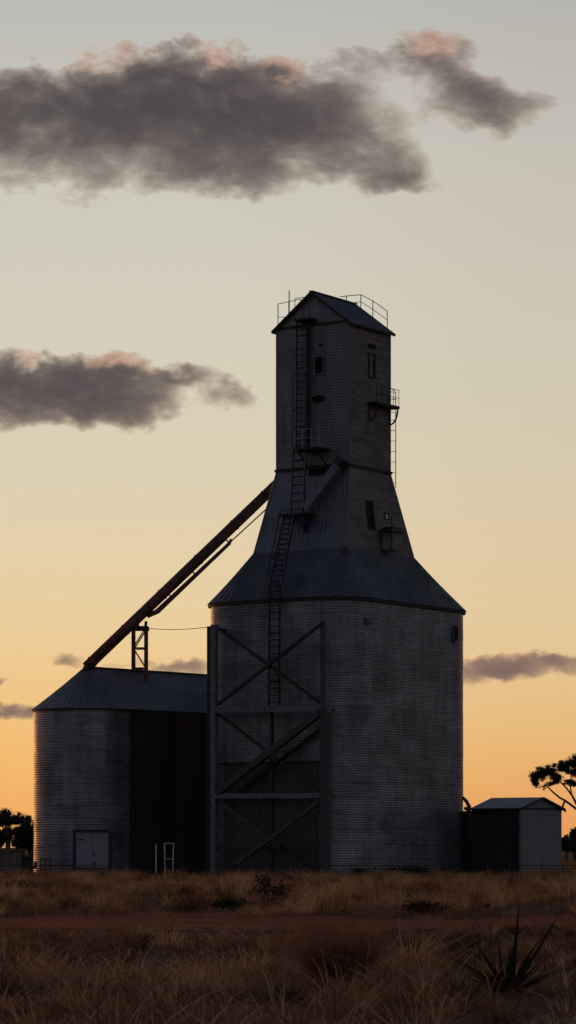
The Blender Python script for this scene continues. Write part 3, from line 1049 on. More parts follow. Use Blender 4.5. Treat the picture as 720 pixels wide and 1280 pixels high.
obj('flue', MB().tube([e0 + V((-.05, 0, -0.05)), e0 + V((0.02, 0, 0.25)), e0 + V((0.16, 0, 0.5))], [0.06, 0.055, 0.07], 8), M['rust'], shed)
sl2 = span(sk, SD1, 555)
corr_wall(SW(sl2, 0.5, 0), SW(sl, 0.5, 0), -0.05, zse - 0.1, -SD2, 0.3, 'v', 'side_panel', M['shade_iron'], shed)
# bent outlet pipe between silo and shed
op = at(587, 1013, 157.4)
mb = MB(); mb.tube([V((op.x, op.y, 0)), op + V((0, 0, -0.25)), op + V((-0.02, 0, 0.2)), op + V((-0.18, 0, 0.5)), op + V((-0.38, 0, 0.72))], [0.1, 0.1, 0.11, 0.1, 0.08], 10)
mb.tube([op + V((0.1, 0, 0.02)), op + V((-0.3, 0, 0.12))], [0.12, 0.09], 10)
tag(obj('outlet_pipe', mb, M['dark'], None, origin=V((op.x, op.y, 0)), smooth=True), 'dark bent outlet pipe rising in the gap between tall silo and shed', 'pipe')

# ================================================================== GROUND
def gh(x, y):
    k = max(0.0, min(1.0, (140 - y) / 15)) if y > 0 else 0
    far = 0.0
    return (0.10 * mnoise.noise(V((x * 0.16, y * 0.10, 1.3))) + 0.035 * mnoise.noise(V((x * 0.7, y * 0.5, 4)))) * k + far


ys = list(np.concatenate([np.linspace(-400, -10, 14), np.linspace(-6, 16, 8), np.linspace(18, 150, 265), np.linspace(155, 400, 30), np.geomspace(430, 9000, 22)]))
xs = list(np.concatenate([-np.geomspace(6000, 32, 20), np.linspace(-30, 30, 151), np.geomspace(32, 6000, 20)]))
gv = [(x, y, gh(x, y)) for y in ys for x in xs]
nxs = len(xs)
gf = [(j * nxs + i, j * nxs + i + 1, (j + 1) * nxs + i + 1, (j + 1) * nxs + i) for j in range(len(ys) - 1) for i in range(nxs - 1)]
m, b, co = new_mat('red_earth')
c = mixc(sstep(noise(co, 0.35, 6, 0.6), 0.35, 0.65), (0.05, 0.022, 0.013), (0.11, 0.046, 0.025))
c = mixc(sstep(noise(co, 3.0, 5, 0.7), 0.45, 0.7) * 0.4, c, (0.10, 0.07, 0.045))
E.nt.links.new(c, b.inputs['Base Color']); b.inputs['Roughness'].default_value = 0.95
b.inputs['Specular IOR Level'].default_value = 0.1
bump(b, noise(co, 8, 6, 0.7), 0.6, 0.06)
M['earth'] = m
mb = MB(); mb.add(gv, gf)
tag(obj('ground', mb, M['earth'], None, smooth=True), kind='structure')
m, b, co = new_mat('red_track_dirt')
c = mixc(sstep(noise(mapping(co, (0.25, 1.2, 1)), 1.2, 6, 0.65), 0.3, 0.7), (0.24, 0.050, 0.020), (0.55, 0.135, 0.055))
E.nt.links.new(c, b.inputs['Base Color']); b.inputs['Roughness'].default_value = 0.95
b.inputs['Specular IOR Level'].default_value = 0.1
bump(b, noise(mapping(co, (0.6, 2, 1)), 3, 7, 0.75), 1.0, 0.15)
M['track'] = m
TY0, TY1 = 53.0, 62.5
def track_y(x, f):
    e0 = TY0 + 2.2 * mnoise.noise(V((x * 0.25, 2, 1))) + 0.35 * mnoise.noise(V((x * 1.3, 5, 1)))
    e1 = TY1 + 3.4 * mnoise.noise(V((x * 0.2, 9, 1))) + 0.6 * mnoise.noise(V((x * 1.1, 3, 1)))
    return e0 + (e1 - e0) * f
mb = MB()
def fn(u, v):
    x = -60 + 120 * u; y = track_y(x, v); return V((x, y, gh(x, y) + 0.02))
mb.grid(fn, 400, 40)
tag(obj('dirt_track', mb, M['track'], None, smooth=True), kind='structure')

# ================================================================== GRASS
def grass_mat(name, c0, c1, c2):
    m, b, co = new_mat(name)
    at_ = m.node_tree.nodes.new('ShaderNodeAttribute'); at_.attribute_name = 'tone'
    t = E(at_.outputs['Fac'])
    c = mixc(sstep(t, 0.0, 0.6), c0, c1); c = mixc(sstep(t, 0.6, 1.0), c, c2)
    E.nt.links.new(c, b.inputs['Base Color']); b.inputs['Roughness'].default_value = 0.8
    b.inputs['Specular IOR Level'].default_value = 0.15
    tr = E.nt.nodes.new('ShaderNodeBsdfTranslucent'); E.nt.links.new(c, tr.inputs[0])
    ms = E.nt.nodes.new('ShaderNodeMixShader'); ms.inputs[0].default_value = 0.35
    E.nt.links.new(b.outputs[0], ms.inputs[1]); E.nt.links.new(tr.outputs[0], ms.inputs[2])
    E.nt.links.new(ms.outputs[0], E.nt.nodes['Material Output'].inputs['Surface'])
    return m

rng = np.random.default_rng(11)


def blades(tx, ty, tz, th, tr, nb, width, seg, lean, mat, name, tone, droop=0.6, parent=None, origin=(0, 0, 0)):
    """tufts at (tx,ty,tz) of height th and radius tr, nb blades each, as one mesh of tapering ribbons"""
    n = len(tx) * nb
    rep = lambda a: np.repeat(a, nb)
    az = rng.uniform(0, 2 * np.pi, n); rr = np.sqrt(rng.uniform(0, 1, n)) * rep(tr)
    bx = rep(tx) + np.cos(az) * rr * 0.55; by = rep(ty) + np.sin(az) * rr * 0.55; bz = rep(tz) - 0.02
    az2 = az + rng.normal(0, 0.9, n)
    h = rep(th) * rng.uniform(0.45, 1.1, n)
    ln = np.abs(rng.normal(lean, lean * 0.6, n)) * h
    dr = rng.uniform(0.1, 1, n) * droop
    wd = rep(np.ones(len(tx))) * width * rng.uniform(0.6, 1.3, n)
    fa = rng.uniform(0, np.pi, n)
    vs = np.zeros((n, seg + 1, 2, 3))
    for k in range(seg + 1):
        t = k / seg
        px = bx + np.cos(az2) * ln * (t ** 1.6); py = by + np.sin(az2) * ln * (t ** 1.6)
        pz = bz + h * (t - 0.33 * dr * t ** 3)
        w = wd * (1 - 0.85 * t)
        vs[:, k, 0] = np.stack([px - np.cos(fa) * w, py - np.sin(fa) * w, pz], 1)
        vs[:, k, 1] = np.stack([px + np.cos(fa) * w, py + np.sin(fa) * w, pz], 1)
    vs = vs.reshape(-1, 3) - np.array(origin)
    base = (np.arange(n) * (seg + 1) * 2)[:, None, None] + (np.arange(seg) * 2)[None, :, None]
    fs = (base + np.array([0, 1, 3, 2])[None, None, :]).reshape(-1)
    nf = n * seg
    me = bpy.data.meshes.new(name)
    me.vertices.add(len(vs)); me.vertices.foreach_set('co', vs.astype(np.float32).ravel())
    me.loops.add(nf * 4); me.loops.foreach_set('vertex_index', fs.astype(np.int32))
    me.polygons.add(nf); me.polygons.foreach_set('loop_start', np.arange(nf, dtype=np.int32) * 4)
    at_ = me.attributes.new('tone', 'FLOAT', 'FACE')
    tt = np.clip(rep(tone) + rng.normal(0, 0.16, n), 0, 1)
    at_.data.foreach_set('value', np.repeat(tt, seg).astype(np.float32))
    me.materials.append(mat)
    me.update(calc_edges=True)
    o = bpy.data.objects.new(name, me); o.location = origin
    if parent: o.parent = parent; o.location = (0, 0, 0)
    col.objects.link(o)
    return o


M['straw'] = grass_mat('dry_grass', (0.075, 0.030, 0.015), (0.46, 0.215, 0.09), (0.80, 0.50, 0.26))
M['straw_dark'] = grass_mat('dull_grass', (0.05, 0.022, 0.013), (0.30, 0.142, 0.068), (0.70, 0.42, 0.22))


def field(y0, y1, dens, margin, fn_keep):
    xw = (y1 * 0.1 + margin)
    n = int((y1 - y0) * 2 * xw * dens)
    y = rng.uniform(y0, y1, n); x = rng.uniform(-xw, xw, n)
    ok = np.abs(x) < y * 0.1 + margin
    x, y = x[ok], y[ok]
    nz_ = np.array([mnoise.noise(V((a * 0.45, b_ * 0.28, 7.7))) for a, b_ in zip(x, y)])
    nz2 = np.array([mnoise.noise(V((a * 1.5, b_ * 1.0, 2.2))) for a, b_ in zip(x, y)])
    k = fn_keep(x, y, nz_, nz2)
    ok = rng.uniform(0, 1, len(x)) < k
    return x[ok], y[ok], nz_[ok], nz2[ok]


def zs_(x, y): return np.array([gh(a, b_) for a, b_ in zip(x, y)])

SPX, SPY = at(634, 1222, 29.5).x, 29.5
TBX, TBY = at(422, 1222, 32.0).x, 32.0
def clearing(x, y):
    c1 = np.exp(-(((x - SPX) / 0.75) ** 2 + ((y - SPY + 1.9) / 2.6) ** 2))
    c2 = np.exp(-(((x - TBX) / 0.60) ** 2 + ((y - TBY + 1.6) / 2.2) ** 2))
    return np.clip(1 - 1.0 * np.maximum(c1, c2), 0.07, 1)
M['spines'] = grass_mat('tussock_spines', (0.09, 0.036, 0.02), (0.34, 0.15, 0.075), (0.60, 0.34, 0.18))
# foreground tangle
x, y, n1, n2 = field(19, 51, 34, 2.0, lambda x, y, a, b_: np.clip(0.75 + 1.4 * a + 0.9 * b_, 0.15, 1) * np.where(y > 44, 0.55, 1) * clearing(x, y))
hmul = np.interp(y, [19, 30, 38, 44, 51], [0.24, 0.24, 0.20, 0.15, 0.11])
o = blades(x, y, zs_(x, y), hmul * (0.45 + 0.55 * clearing(x, y)) * np.clip(0.8 + 0.9 * n1 + 0.5 * n2, 0.3, 1.7), np.full(len(x), 0.16), 26, 0.0042, 4, 0.75, M['straw_dark'], 'dry_grass',
           np.clip(rng.normal(0.38, 0.2, len(x)) + 0.35 * n2 + 0.4 * n1, 0, 1), 1.0)
tag(o, kind='stuff')
print('fg tufts', len(x))
# clumps of coarser grass among it
x, y, n1, n2 = field(20, 51, 2.6, 2.0, lambda x, y, a, b_: np.clip(0.5 + 1.3 * a + 0.8 * b_, 0.05, 1) * clearing(x, y))
sz = rng.lognormal(-0.05, 0.4, len(x)).clip(0.4, 1.8) * np.interp(y, [20, 36, 44, 51], [1.0, 1.0, 0.62, 0.42])
o = blades(x, y, zs_(x, y), 0.40 * sz, 0.24 * sz, 75, 0.0065, 4, 0.85, M['straw_dark'], 'clump_grass',
           np.clip(rng.normal(0.42, 0.30, len(x)) + 0.4 * n1, 0.0, 1), 0.9)
tag(o, kind='stuff')
# tall pale stems scattered through the foreground
x, y, n1, n2 = field(20, 48, 4.5, 2.0, lambda x, y, a, b_: np.clip(0.5 + a, 0.1, 1) * clearing(x, y))
o = blades(x, y, zs_(x, y), np.interp(y, [20, 34, 46], [0.5, 0.46, 0.3]) * np.clip(0.9 + n1, 0.5, 1.4), np.full(len(x), 0.15), 6, 0.0078, 5, 1.0, M['straw'], 'grass_stems',
           rng.uniform(0.55, 1.0, len(x)), 1.4)
tag(o, kind='stuff')
# middle band beyond the track, up to the walls: thin low cover, then separate tussocks of many sizes
x, y, n1, n2 = field(60.0, 149, 2.2, 4.0, lambda x, y, a, b_: np.clip(0.7 + 1.2 * a + 0.6 * b_, 0.1, 1))
o = blades(x, y, zs_(x, y), np.full(len(x), 0.20) * np.clip(0.9 + n1, 0.4, 1.6), np.full(len(x), 0.3), 22, 0.007, 2, 0.6, M['straw_dark'], 'ground_grass',
           np.clip(0.40 + 0.5 * n2 + 0.3 * n1, 0, 1), 0.5)
tag(o, kind='stuff')
x, y, n1, n2 = field(62.0, 149, 0.75, 4.0, lambda x, y, a, b_: np.clip(0.5 + 1.5 * a + 0.9 * b_, 0.05, 1))
sz = rng.lognormal(-0.08, 0.5, len(x)).clip(0.35, 1.9)
o = blades(x, y, zs_(x, y), np.interp(y, [62, 80, 110, 149], [0.36, 0.46, 0.36, 0.30]) * sz, 0.40 * sz ** 1.2, 130, 0.0065, 3, 0.62, M['straw'], 'tussock_grass',
           np.clip(rng.normal(0.46, 0.36, len(x)) + 0.5 * n1, 0.0, 1), 0.55)
tag(o, kind='stuff')
print('mid tufts', len(x))
# sparse tufts on the track and thin cover further out
x, y, n1, n2 = field(48, 64.5, 7.0, 3.0, lambda x, y, a, b_: np.clip(a * 1.2 + 0.5 * b_ + 0.02 + 0.16 * (x - 0.2) + 0.45 * (np.abs(y - 57.5) > 2.6 + 1.5 * b_), 0.02, 1))
o = blades(x, y, zs_(x, y), 0.13 * np.clip(1 + n2, 0.4, 1.8), np.full(len(x), 0.18), 18, 0.006, 3, 0.7, M['straw_dark'], 'track_grass', np.clip(0.4 + 0.5 * n2, 0, 1))
tag(o, kind='stuff')
n = 5000
x = rng.uniform(-60, 60, n); y = rng.uniform(150, 330, n)
# keep clear of the building footprints
ia = np.array([ab(V((a, b_, 0))) for a, b_ in zip(x, y)])
ok = ~((ia[:, 0] > -1.2) & (ia[:, 0] < sa1 + 0.5) & (ia[:, 1] > -0.3) & (ia[:, 1] < sb1 + 0.5))
rel = np.stack([x - LC.x, y - LC.y], 1)
al = rel @ np.array([LD.x, LD.y]); ac = rel @ np.array([LN.x, LN.y])
ok &= ~((np.abs(ac) < LR + 0.6) & (al > -LR - 0.5) & (al < LL + LR + 0.5))
rel = np.stack([x - sk.x, y - sk.y], 1)
sa_ = rel @ np.array([SD1.x, SD1.y]); sb_ = rel @ np.array([SD2.x, SD2.y])
ok &= ~((sa_ > -0.5) & (sa_ < sl + 0.5) & (sb_ > -0.5) & (sb_ < sr + 0.5))
x, y = x[ok], y[ok]
o = blades(x, y, np.zeros(len(x)), rng.uniform(0.25, 0.5, len(x)), np.full(len(x), 0.5), 18, 0.014, 2, 0.5, M['straw'], 'far_grass', np.full(len(x), 0.4))
tag(o, kind='stuff')


# ================================================================== PLANTS
def spiky_plant(px, py, Y, leaves, name, label, cat):
    b0 = at(px, py, Y); b0.z = gh(b0.x, Y)
    t = thing(name, label, cat, b0)
    for dx, dy, h, w in leaves:
        tip = V((dx, dy, h)); n = 7; bend = rnd.uniform(-0.25, 0.45) if abs(dx) > 0.2 else 0.0
        m_ = MB(); vs = []; sidev = V((-dy, dx, 0))
        if sidev.length < 0.02: sidev = V((1, 0.2, 0))
        sidev.normalize(); sidev = (sidev + V((0.8, 0, 0))).normalized()
        nn_ = sidev.cross(tip).normalized()
        for i in range(n + 1):
            f = i / n
            c_ = V((dx * f ** 1.15, dy * f ** 1.15, h * (f + bend * f * (1 - f)))) + b0 + V((dx, dy, 0)).normalized() * 0.04 * (1 - f) if (abs(dx) + abs(dy)) > 0.01 else V((0, 0, h * f)) + b0
            ww = w * (0.75 + 0.5 * math.sin(math.pi * min(1, f * 1.3))) * (1 - f) ** 0.8 + 0.002
            vs += [c_ - sidev * ww, c_ - nn_ * ww * 0.45, c_ + sidev * ww, c_ + nn_ * ww * 0.18]
        fs = []
        for i in range(n):
            for k in range(4):
                k2 = (k + 1) % 4
                fs.append((i * 4 + k, i * 4 + k2, (i + 1) * 4 + k2, (i + 1) * 4 + k))
        m_.add(vs, fs)
        obj('leaf', m_, M['agave'], t)
    return t

mpp = 29.5 / F
L_ = []
for tx, ty, w in ((649, 1106, .020), (689, 1110, .018), (591, 1140, .016), (564, 1166, .015), (622, 1148, .020), (676, 1142, .014),
                  (695, 1186, .020), (600, 1176, .018), (613, 1180, .016), (637, 1160, .018), (661, 1172, .017), (680, 1168, .013), (575, 1186, .014), (645, 1175, .018)):
    L_.append(((tx - 634) * mpp * (1.25 if abs(tx - 634) > 30 else 1.0), rnd.uniform(-0.22, 0.22), max(0.12, (1222 - ty) * mpp), w * 2.1))
for i in range(14):
    L_.append((rnd.uniform(-0.66, 0.62), rnd.uniform(-0.3, 0.3), rnd.uniform(0.14, 0.50), rnd.uniform(.024, .038)))
spiky_plant(634, 1222, 29.5, L_, 'spiky_plant', 'dark spiky plant with stiff pointed upright leaves in the foreground grass', 'plant')


def shrub(px, py, Y, w, h, name, label, cat, group='low dark shrubs scattered in the dry grass', n=260, leaf=0.05, mat=None, open_=0.0):
    b0 = at(px, py, Y); b0.z = gh(b0.x, Y)
    t = thing(name, label, cat, b0, group)
    rr = random.Random(int(px * 7 + py))
    st = MB(); tips = []
    for i in range(9):
        a = rr.uniform(0, 6.28); r = rr.uniform(0.2, 1) * w / 2
        tip = b0 + V((math.cos(a) * r, math.sin(a) * r, h * rr.uniform(0.55, 1.0) * (1 - 0.35 * r / (w / 2))))
        mid_ = b0.lerp(tip, 0.5) + V((rr.uniform(-.05, .05), rr.uniform(-.05, .05), 0.05))
        st.tube([b0 - UP * 0.03, mid_, tip], [0.018, 0.012, 0.005], 5); tips += [tip, mid_.lerp(tip, 0.5)]
    obj('stems', st, M['bark'], t)
    lf = MB()
    for i in range(n):
        c_ = tips[rr.randrange(len(tips))]
        p = c_ + V((rr.gauss(0, w * 0.13), rr.gauss(0, w * 0.13), rr.gauss(0, h * 0.12)))
        p.z = max(p.z, b0.z + 0.02)
        u = V((rr.gauss(0, 1), rr.gauss(0, 1), rr.gauss(0, 1))).normalized(); v = u.orthogonal().normalized()
        s = leaf * rr.uniform(0.6, 1.4)
        lf.add([p - u * s, p + v * s * 0.35, p + u * s, p - v * s * 0.35], [(0, 1, 2, 3)])
    obj('foliage', lf, mat or M['shrubleaf'], t)
    return t

shrub(337, 1128, 72, 0.85, 1.05, 'shrub', 'thin dark upright shrub in the pale grass before the steel frame', 'shrub', n=620, leaf=0.05)
shrub(533, 1150, 63, 1.0, 0.36, 'shrub', 'low dark rounded bush at far edge of dirt track, below the tall silo', 'shrub', n=500, leaf=0.05)
shrub(22, 1118, 95, 0.9, 0.4, 'shrub', 'small dark bush in grass at the left edge of the field', 'shrub', n=400, leaf=0.06)
shrub(505, 1091, 147, 2.6, 0.55, 'shrub', 'wide dark low bush growing against the foot of the tall silo', 'shrub', n=700, leaf=0.08)
shrub(145, 1220, 32, 0.5, 0.14, 'shrub', 'flat dark mat of scrub low in the left foreground grass', 'shrub', n=700, leaf=0.03)
shrub(290, 1140, 69, 0.8, 0.30, 'shrub', 'dull low bush just beyond the dirt track near picture middle', 'shrub', n=350, leaf=0.05)
shrub(180, 1108, 118, 1.0, 0.4, 'shrub', 'scruffy dark bush in the grass before the storage silo door', 'shrub', n=300, leaf=0.06)

for i_, (px, wid, hgt, lab) in enumerate(((452, 1.0, 0.45, 'small dark scrub patch at the silo foot just right of the steel frame'),
                                   (560, 1.2, 0.5, 'dark scrub patch at the silo foot nearest to the shed'),
                                   (388, 1.1, 0.42, 'dark scrub patch growing at the foot of the right frame post'),
                                   (240, 1.3, 0.5, 'dark scrub patch beside the left foot of the steel frame'))):
    shrub(px, 1092, 146.5 if px > 400 else 144.5, wid, hgt, 'shrub', lab, 'shrub', n=380, leaf=0.07)
# round spinifex tussock
tb = V((TBX, TBY, gh(TBX, TBY)))
o = blades(np.array([tb.x]), np.array([tb.y]), np.array([tb.z]), np.array([0.80]), np.array([0.46]), 2600, 0.0032, 5, 0.7, M['spines'], 'spinifex_tussock', np.array([0.42]), 0.5, origin=tuple(tb))
tag(o, 'big round tussock of fine dry spines in the middle foreground', 'grass tussock')

# ================================================================== TREES
def leaf_clump(mb, c, r, n, s, rr):
    for i in range(n):
        p = V(c) + V((rr.gauss(0, .55) * r[0], rr.gauss(0, .55) * r[0], rr.gauss(0, .5) * r[1]))
        u = V((rr.gauss(0, 1), rr.gauss(0, 1), rr.gauss(0, 1) - 0.6)).normalized(); v = u.orthogonal().normalized()
        k = s * rr.uniform(0.6, 1.4)
        mb.add([p - u * k, p + v * k * 0.4, p + u * k, p - v * k * 0.4], [(0, 1, 2, 3)])


def tree(name, label, base, limbs, clumps, group=None, leaf=0.16, dens=1.0, seed=1, trunk_mat=None):
    t = thing(name, label, 'tree', base, group)
    tm = MB()
    for pts, r0, r1 in limbs:
        tm.tube(pts, [r0 + (r1 - r0) * i / (len(pts) - 1) for i in range(len(pts))], 7)
    obj('trunk', tm, trunk_mat or M['bark'], t, smooth=True)
    rr = random.Random(seed); lm = MB()
    for c_, r, n in clumps:
        for k in range(9):            # ragged lobes around each clump centre
            o_ = V((rr.gauss(0, .55) * r[0], rr.gauss(0, .62) * r[0], rr.gauss(0, .5) * r[1]))
            q = rr.uniform(0.25, 0.75)
            leaf_clump(lm, V(c_) + o_, (r[0] * q, r[1] * q * 0.9), int(n * dens / 6 * (q / 0.45) ** 2), leaf, rr)
    obj('crown', lm, M['leaf'], t)
    return t

TY = 205.0
def g(px, py, dy=0.0): return at(px + 1.5, py + 1.5, TY + dy)
tb = g(742, 1059); tb.z = 0
limbs = [
    ([tb, g(740, 1060), g(735, 1035), g(728, 1018)], 0.30, 0.17),
    ([g(728, 1018), g(718, 1009), g(706, 1000), g(698, 995.5), g(690, 989), g(684, 983), g(679, 980.5), g(672, 983.5)], 0.10, 0.035),
    ([g(728, 1018), g(719, 1003), g(713, 992), g(706, 983), g(699, 976), g(694, 972)], 0.11, 0.03),
    ([g(713, 992), g(711.5, 982), g(712, 972), g(716, 962)], 0.06, 0.03),
    ([g(728, 1018, .5), g(732, 1000, 1), g(742, 980, 1.5), g(748, 968, 2)], 0.13, 0.04),
    ([g(728, 1018, -.5), g(740, 1002, -1), g(760, 985, -1.5), g(772, 975, -2)], 0.12, 0.04),
]
def cl(px, py, rx, ry, n, dy=0.0): return (g(px, py, dy), (rx * TY / F, ry * TY / F), n)
clumps = [cl(669, 974, 6, 9, 260), cl(673, 968, 7, 6, 260), cl(682, 961, 9, 8, 420), cl(690, 964, 9, 9, 460), cl(695, 971, 6, 6, 240),
          cl(702, 956, 9, 7, 360), cl(711, 952, 10, 7, 480), cl(719, 951, 10, 7, 480), cl(716, 964, 8, 6, 260, .5), cl(708, 976, 7, 3, 90),
          cl(716, 979, 6, 3, 90), cl(730, 955, 13, 9, 520, 1), cl(744, 960, 14, 10, 560, 2), cl(760, 968, 13, 10, 520, -1), cl(774, 975, 11, 9, 420, -2), cl(688, 978, 6, 2.5, 60)]
tree('gum_tree', 'spreading umbrella shaped gum tree at right edge behind the shed', tb, limbs, clumps, group='gum trees behind the grain yard', leaf=0.065, dens=2.7, seed=3)

TY = 188.0
def g(px, py, dy=0.0): return at(px, py, TY + dy)
for i, (px, wpx, top, sd, lab) in enumerate((
        (10, 40, 1016, 5, 'gum tree with open lacy crown left of the storage silo'),
        (38, 16, 1030, 8, 'short bushy tree tucked against left edge of the storage silo'),
        (-40, 50, 1010, 9, None))):
    tb = g(px, 1059, i * 1.5); tb.z = 0
    h = 1060 - top
    dy = i * 1.5
    limbs = [([tb, g(px, 1058, dy), g(px + 1, 1048, dy)], 0.22, 0.13)]
    clumps = []
    rr = random.Random(sd)
    k = 11 if i != 1 else 6
    for j in range(k):
        f = (j + 0.5) / k * 2 - 1
        cx = px + f * wpx * 0.75; cy = top + 5 + abs(f) ** 2 * h * 0.3 + rr.uniform(-2, 5)
        if j % 3 == 0: limbs.append(([g(px + 1, 1048, dy), g(px + (cx - px) * 0.25 + rr.uniform(-3, 3), (1048 + cy) / 2 + 3, dy + rr.uniform(-1, 1)), g(cx, cy, dy)], 0.08, 0.03))
        clumps.append((g(cx, cy, dy + rr.uniform(-1, 1)), (7.5 * TY / F, 6.5 * TY / F), 260))
        if j % 3 != 1:
            clumps.append((g(cx * 0.9 + px * 0.1 + rr.uniform(-4, 4), cy + rr.uniform(12, 24), dy + 0.8), (5.5 * TY / F, 4 * TY / F), 120))
    for j in range(9):                                  # skirt of low growth
        cx = px + (j / 8 * 2 - 1) * wpx * 0.9
        clumps.append((g(cx, 1052 + rr.uniform(-6, 4), dy), (6 * TY / F, 7 * TY / F), 330))
    if lab is None: lab = 'wide gum tree standing past the left edge of the field'
    tree('gum_tree', lab, tb, limbs, clumps, group='gum trees behind the grain yard', leaf=0.07, dens=1.7, seed=sd)

# distant bushes and trees on the horizon
far = [(708, 1046, 300, 6, 'dark round bush on the skyline right of the shed'), (718, 1036, 310, 7, 'upright dark bush at right edge beyond the shed'),
       (727, 1043, 320, 10, None), (755, 1040, 330, 14, None), (-75, 1038, 320, 16, None)]
for i, (px, top, Y, wpx, lab) in enumerate(far):
    TY = Y
    tb = g(px, 1059); tb.z = 0
    h = 1064 - top
    rr = random.Random(60 + i)
    clumps = [(g(px + rr.uniform(-.6, .6) * wpx, top + h * rr.uniform(0.2, 0.9)), (wpx * 0.55 * TY / F, h * 0.28 * TY / F), 300) for _ in range(7)]
    tree('bush', lab or ['', '', 'far bush just past the right edge of the picture', 'wide far bush well past the right edge', 'far bush well past the left edge'][i], tb,
         [([tb, g(px, 1059), g(px, top + h * 0.4)], 0.15, 0.06)], clumps, group='far bushes on the skyline', leaf=0.2, seed=70 + i)

# ================================================================== SMALL THINGS ROUND THE YARD
# low ribbed tank at left
Yt = 150.5
tl = at(-46, 1059, Yt); trr = at(27, 1059, Yt)
zt = zat(1063, Yt)
tank = thing('stock_tank', 'low brown ribbed iron tank at left edge beside the storage silo', 'tank', V(((tl.x + trr.x) / 2, Yt + 0.9, 0)))
mb = MB()
xc = (tl.x + trr.x) / 2; hw = (trr.x - tl.x) / 2
mb.box((xc, Yt + 0.9, zt / 2), X, Yv, UP, hw, 0.9, zt / 2)
body = obj('tank_body', mb, M['hut'], tank)
mb = MB()
for i in range(7):
    x_ = tl.x + 0.1 + (2 * hw - 0.2) * i / 6
    mb.box((x_, Yt - 0.03, zt / 2), X, Yv, UP, 0.04, 0.03, zt / 2 - 0.06)
obj('ribs', mb, M['hut'], tank)
mb = MB()
for s in (-1, 1):
    mb.box((xc, Yt + 0.9 + s * 0.92, zt + 0.02), X, Yv, UP, hw + 0.06, 0.06, 0.05)
    mb.box((xc + s * (hw + 0.02), Yt + 0.9, zt + 0.02), X, Yv, UP, 0.05, 0.85, 0.048)
obj('rim', mb, M['rust'], tank)
# pump beside the tank
pp_ = at(36, 1059, 151.0); pp_.z = 0
pump = thing('water_pump', 'dark squat water pump on skids between the tank and storage silo', 'pump', pp_)
mb = MB(); 
for s in (-1, 1): mb.box(pp_ + V((0, s * 0.25, 0.06)), X, Yv, UP, 0.45, 0.05, 0.06)
obj('skid', mb, M['wood'], pump)
obj('engine', MB().box(pp_ + V((-0.08, 0, 0.48)), X, Yv, UP, 0.24, 0.22, 0.34), M['dark'], pump)
obj('fuel_tank', MB().tube([pp_ + V((-0.32, 0, 0.95)), pp_ + V((0.16, 0, 0.95))], 0.14, 12), M['dark'], pump)
obj('outlet', MB().tube([pp_ + V((0.15, 0, 0.4)), pp_ + V((0.34, 0, 0.45)), pp_ + V((0.36, 0, 0.75))], 0.08, 8), M['dark'], pump)
# dark rail panel
yp = at(51, 1059, 149.5); yp.z = 0; yq = at(62.5, 1059, 149.8); yq.z = 0
ra = thing('rail_panel', 'short dark metal rail panel at the left foot of the storage silo', 'railing', yp)
for p in (yp, yp.lerp(yq, 0.45), yq):
    obj('post', MB().tube([p - UP * 0.05, p + UP * 0.93], 0.035, 8), M['dark'], ra)
for z in (0.9, 0.62, 0.33):
    obj('rail', MB().tube([yp + UP * z, yq + UP * z], 0.026, 6), M['dark'], ra)

# post and wire fence along the yard
YF = 146.0
fence = thing('wire_fence', 'low post and wire fence along the yard in front of the silos', 'fence', V((0, YF, 0)))
pxs = [-40, -5, 15, 78, 118, 160, 228, 305, 375, 440, 505, 560, 610, 637, 677, 705, 735, 765]
zf = 0.66
for i, px in enumerate(pxs):
    p = at(px, 1059, YF + 0.2 * math.sin(i * 1.7)); p.z = 0
    hh_ = (0.62, 0.58, 0.66, 0.6)[i % 4]
    if px in (118, 677): hh_ = 0.74
    ln = V((rnd.uniform(-.05, .05), 0, 0))
    obj('post', MB().tube([p - UP * 0.1, p + UP * hh_ + ln], [0.06, 0.05] if px in (118, 677) else [0.035, 0.03], 8), M['wood'], fence)
for z in (0.22, 0.42, 0.58):
    pts = []
    for i, px in enumerate(pxs):
        p = at(px, 1059, YF + 0.2 * math.sin(i * 1.7)); p.z = z; pts.append(p)
        if i < len(pxs) - 1:
            q = at((px + pxs[i + 1]) / 2, 1059, YF); q.z = z - 0.02; pts.append(q)
    obj('wire', MB().tube(pts, 0.02 if z > 0.5 else 0.01, 5), M['dark'], fence)
# pale slim post
p = at(195, 1059, 147.5); p.z = 0
mb = MB().tube([p - UP * 0.05, p + UP * 1.62], [0.04, 0.035], 8)
po = thing('marker_post', 'slim pale upright post before the dark side of the storage silo', 'post', p)
obj('pole', mb, M['pale'], po)
obj('cap', MB().tube([p + UP * 1.62, p + UP * 1.72], [0.045, 0.02], 8), M['dark'], po)
# pale step-ladder frame
p = at(211, 1059, 148.2); p.z = 0
sf = thing('step_ladder', 'pale metal step ladder standing against the dark silo side', 'ladder', p)
w0, w1 = 0.19, 0.24
for s in (-1, 1):
    obj('stile', MB().tube([p + V((s * w0, 0, -0.03)), p + V((s * w1, 0.35, 1.7))], 0.03, 8), M['pale'], sf)
    obj('rear_leg', MB().tube([p + V((s * w0, 0.9, -0.03)), p + V((s * w1 * 0.9, 0.4, 1.65))], 0.02, 8), M['steel'], sf)
obj('top_bar', MB().tube([p + V((-w1, 0.35, 1.7)), p + V((w1, 0.35, 1.7))], 0.03, 8), M['pale'], sf)
for z, m_ in ((0.9, M['pale']), (0.56, M['steel']), (0.28, M['steel'])):
    f = z / 1.7; ww = w0 + (w1 - w0) * f
    obj('step', MB().box(p + V((0, 0.35 * f, z)), X, Yv, UP, ww, 0.05, 0.018), m_, sf)

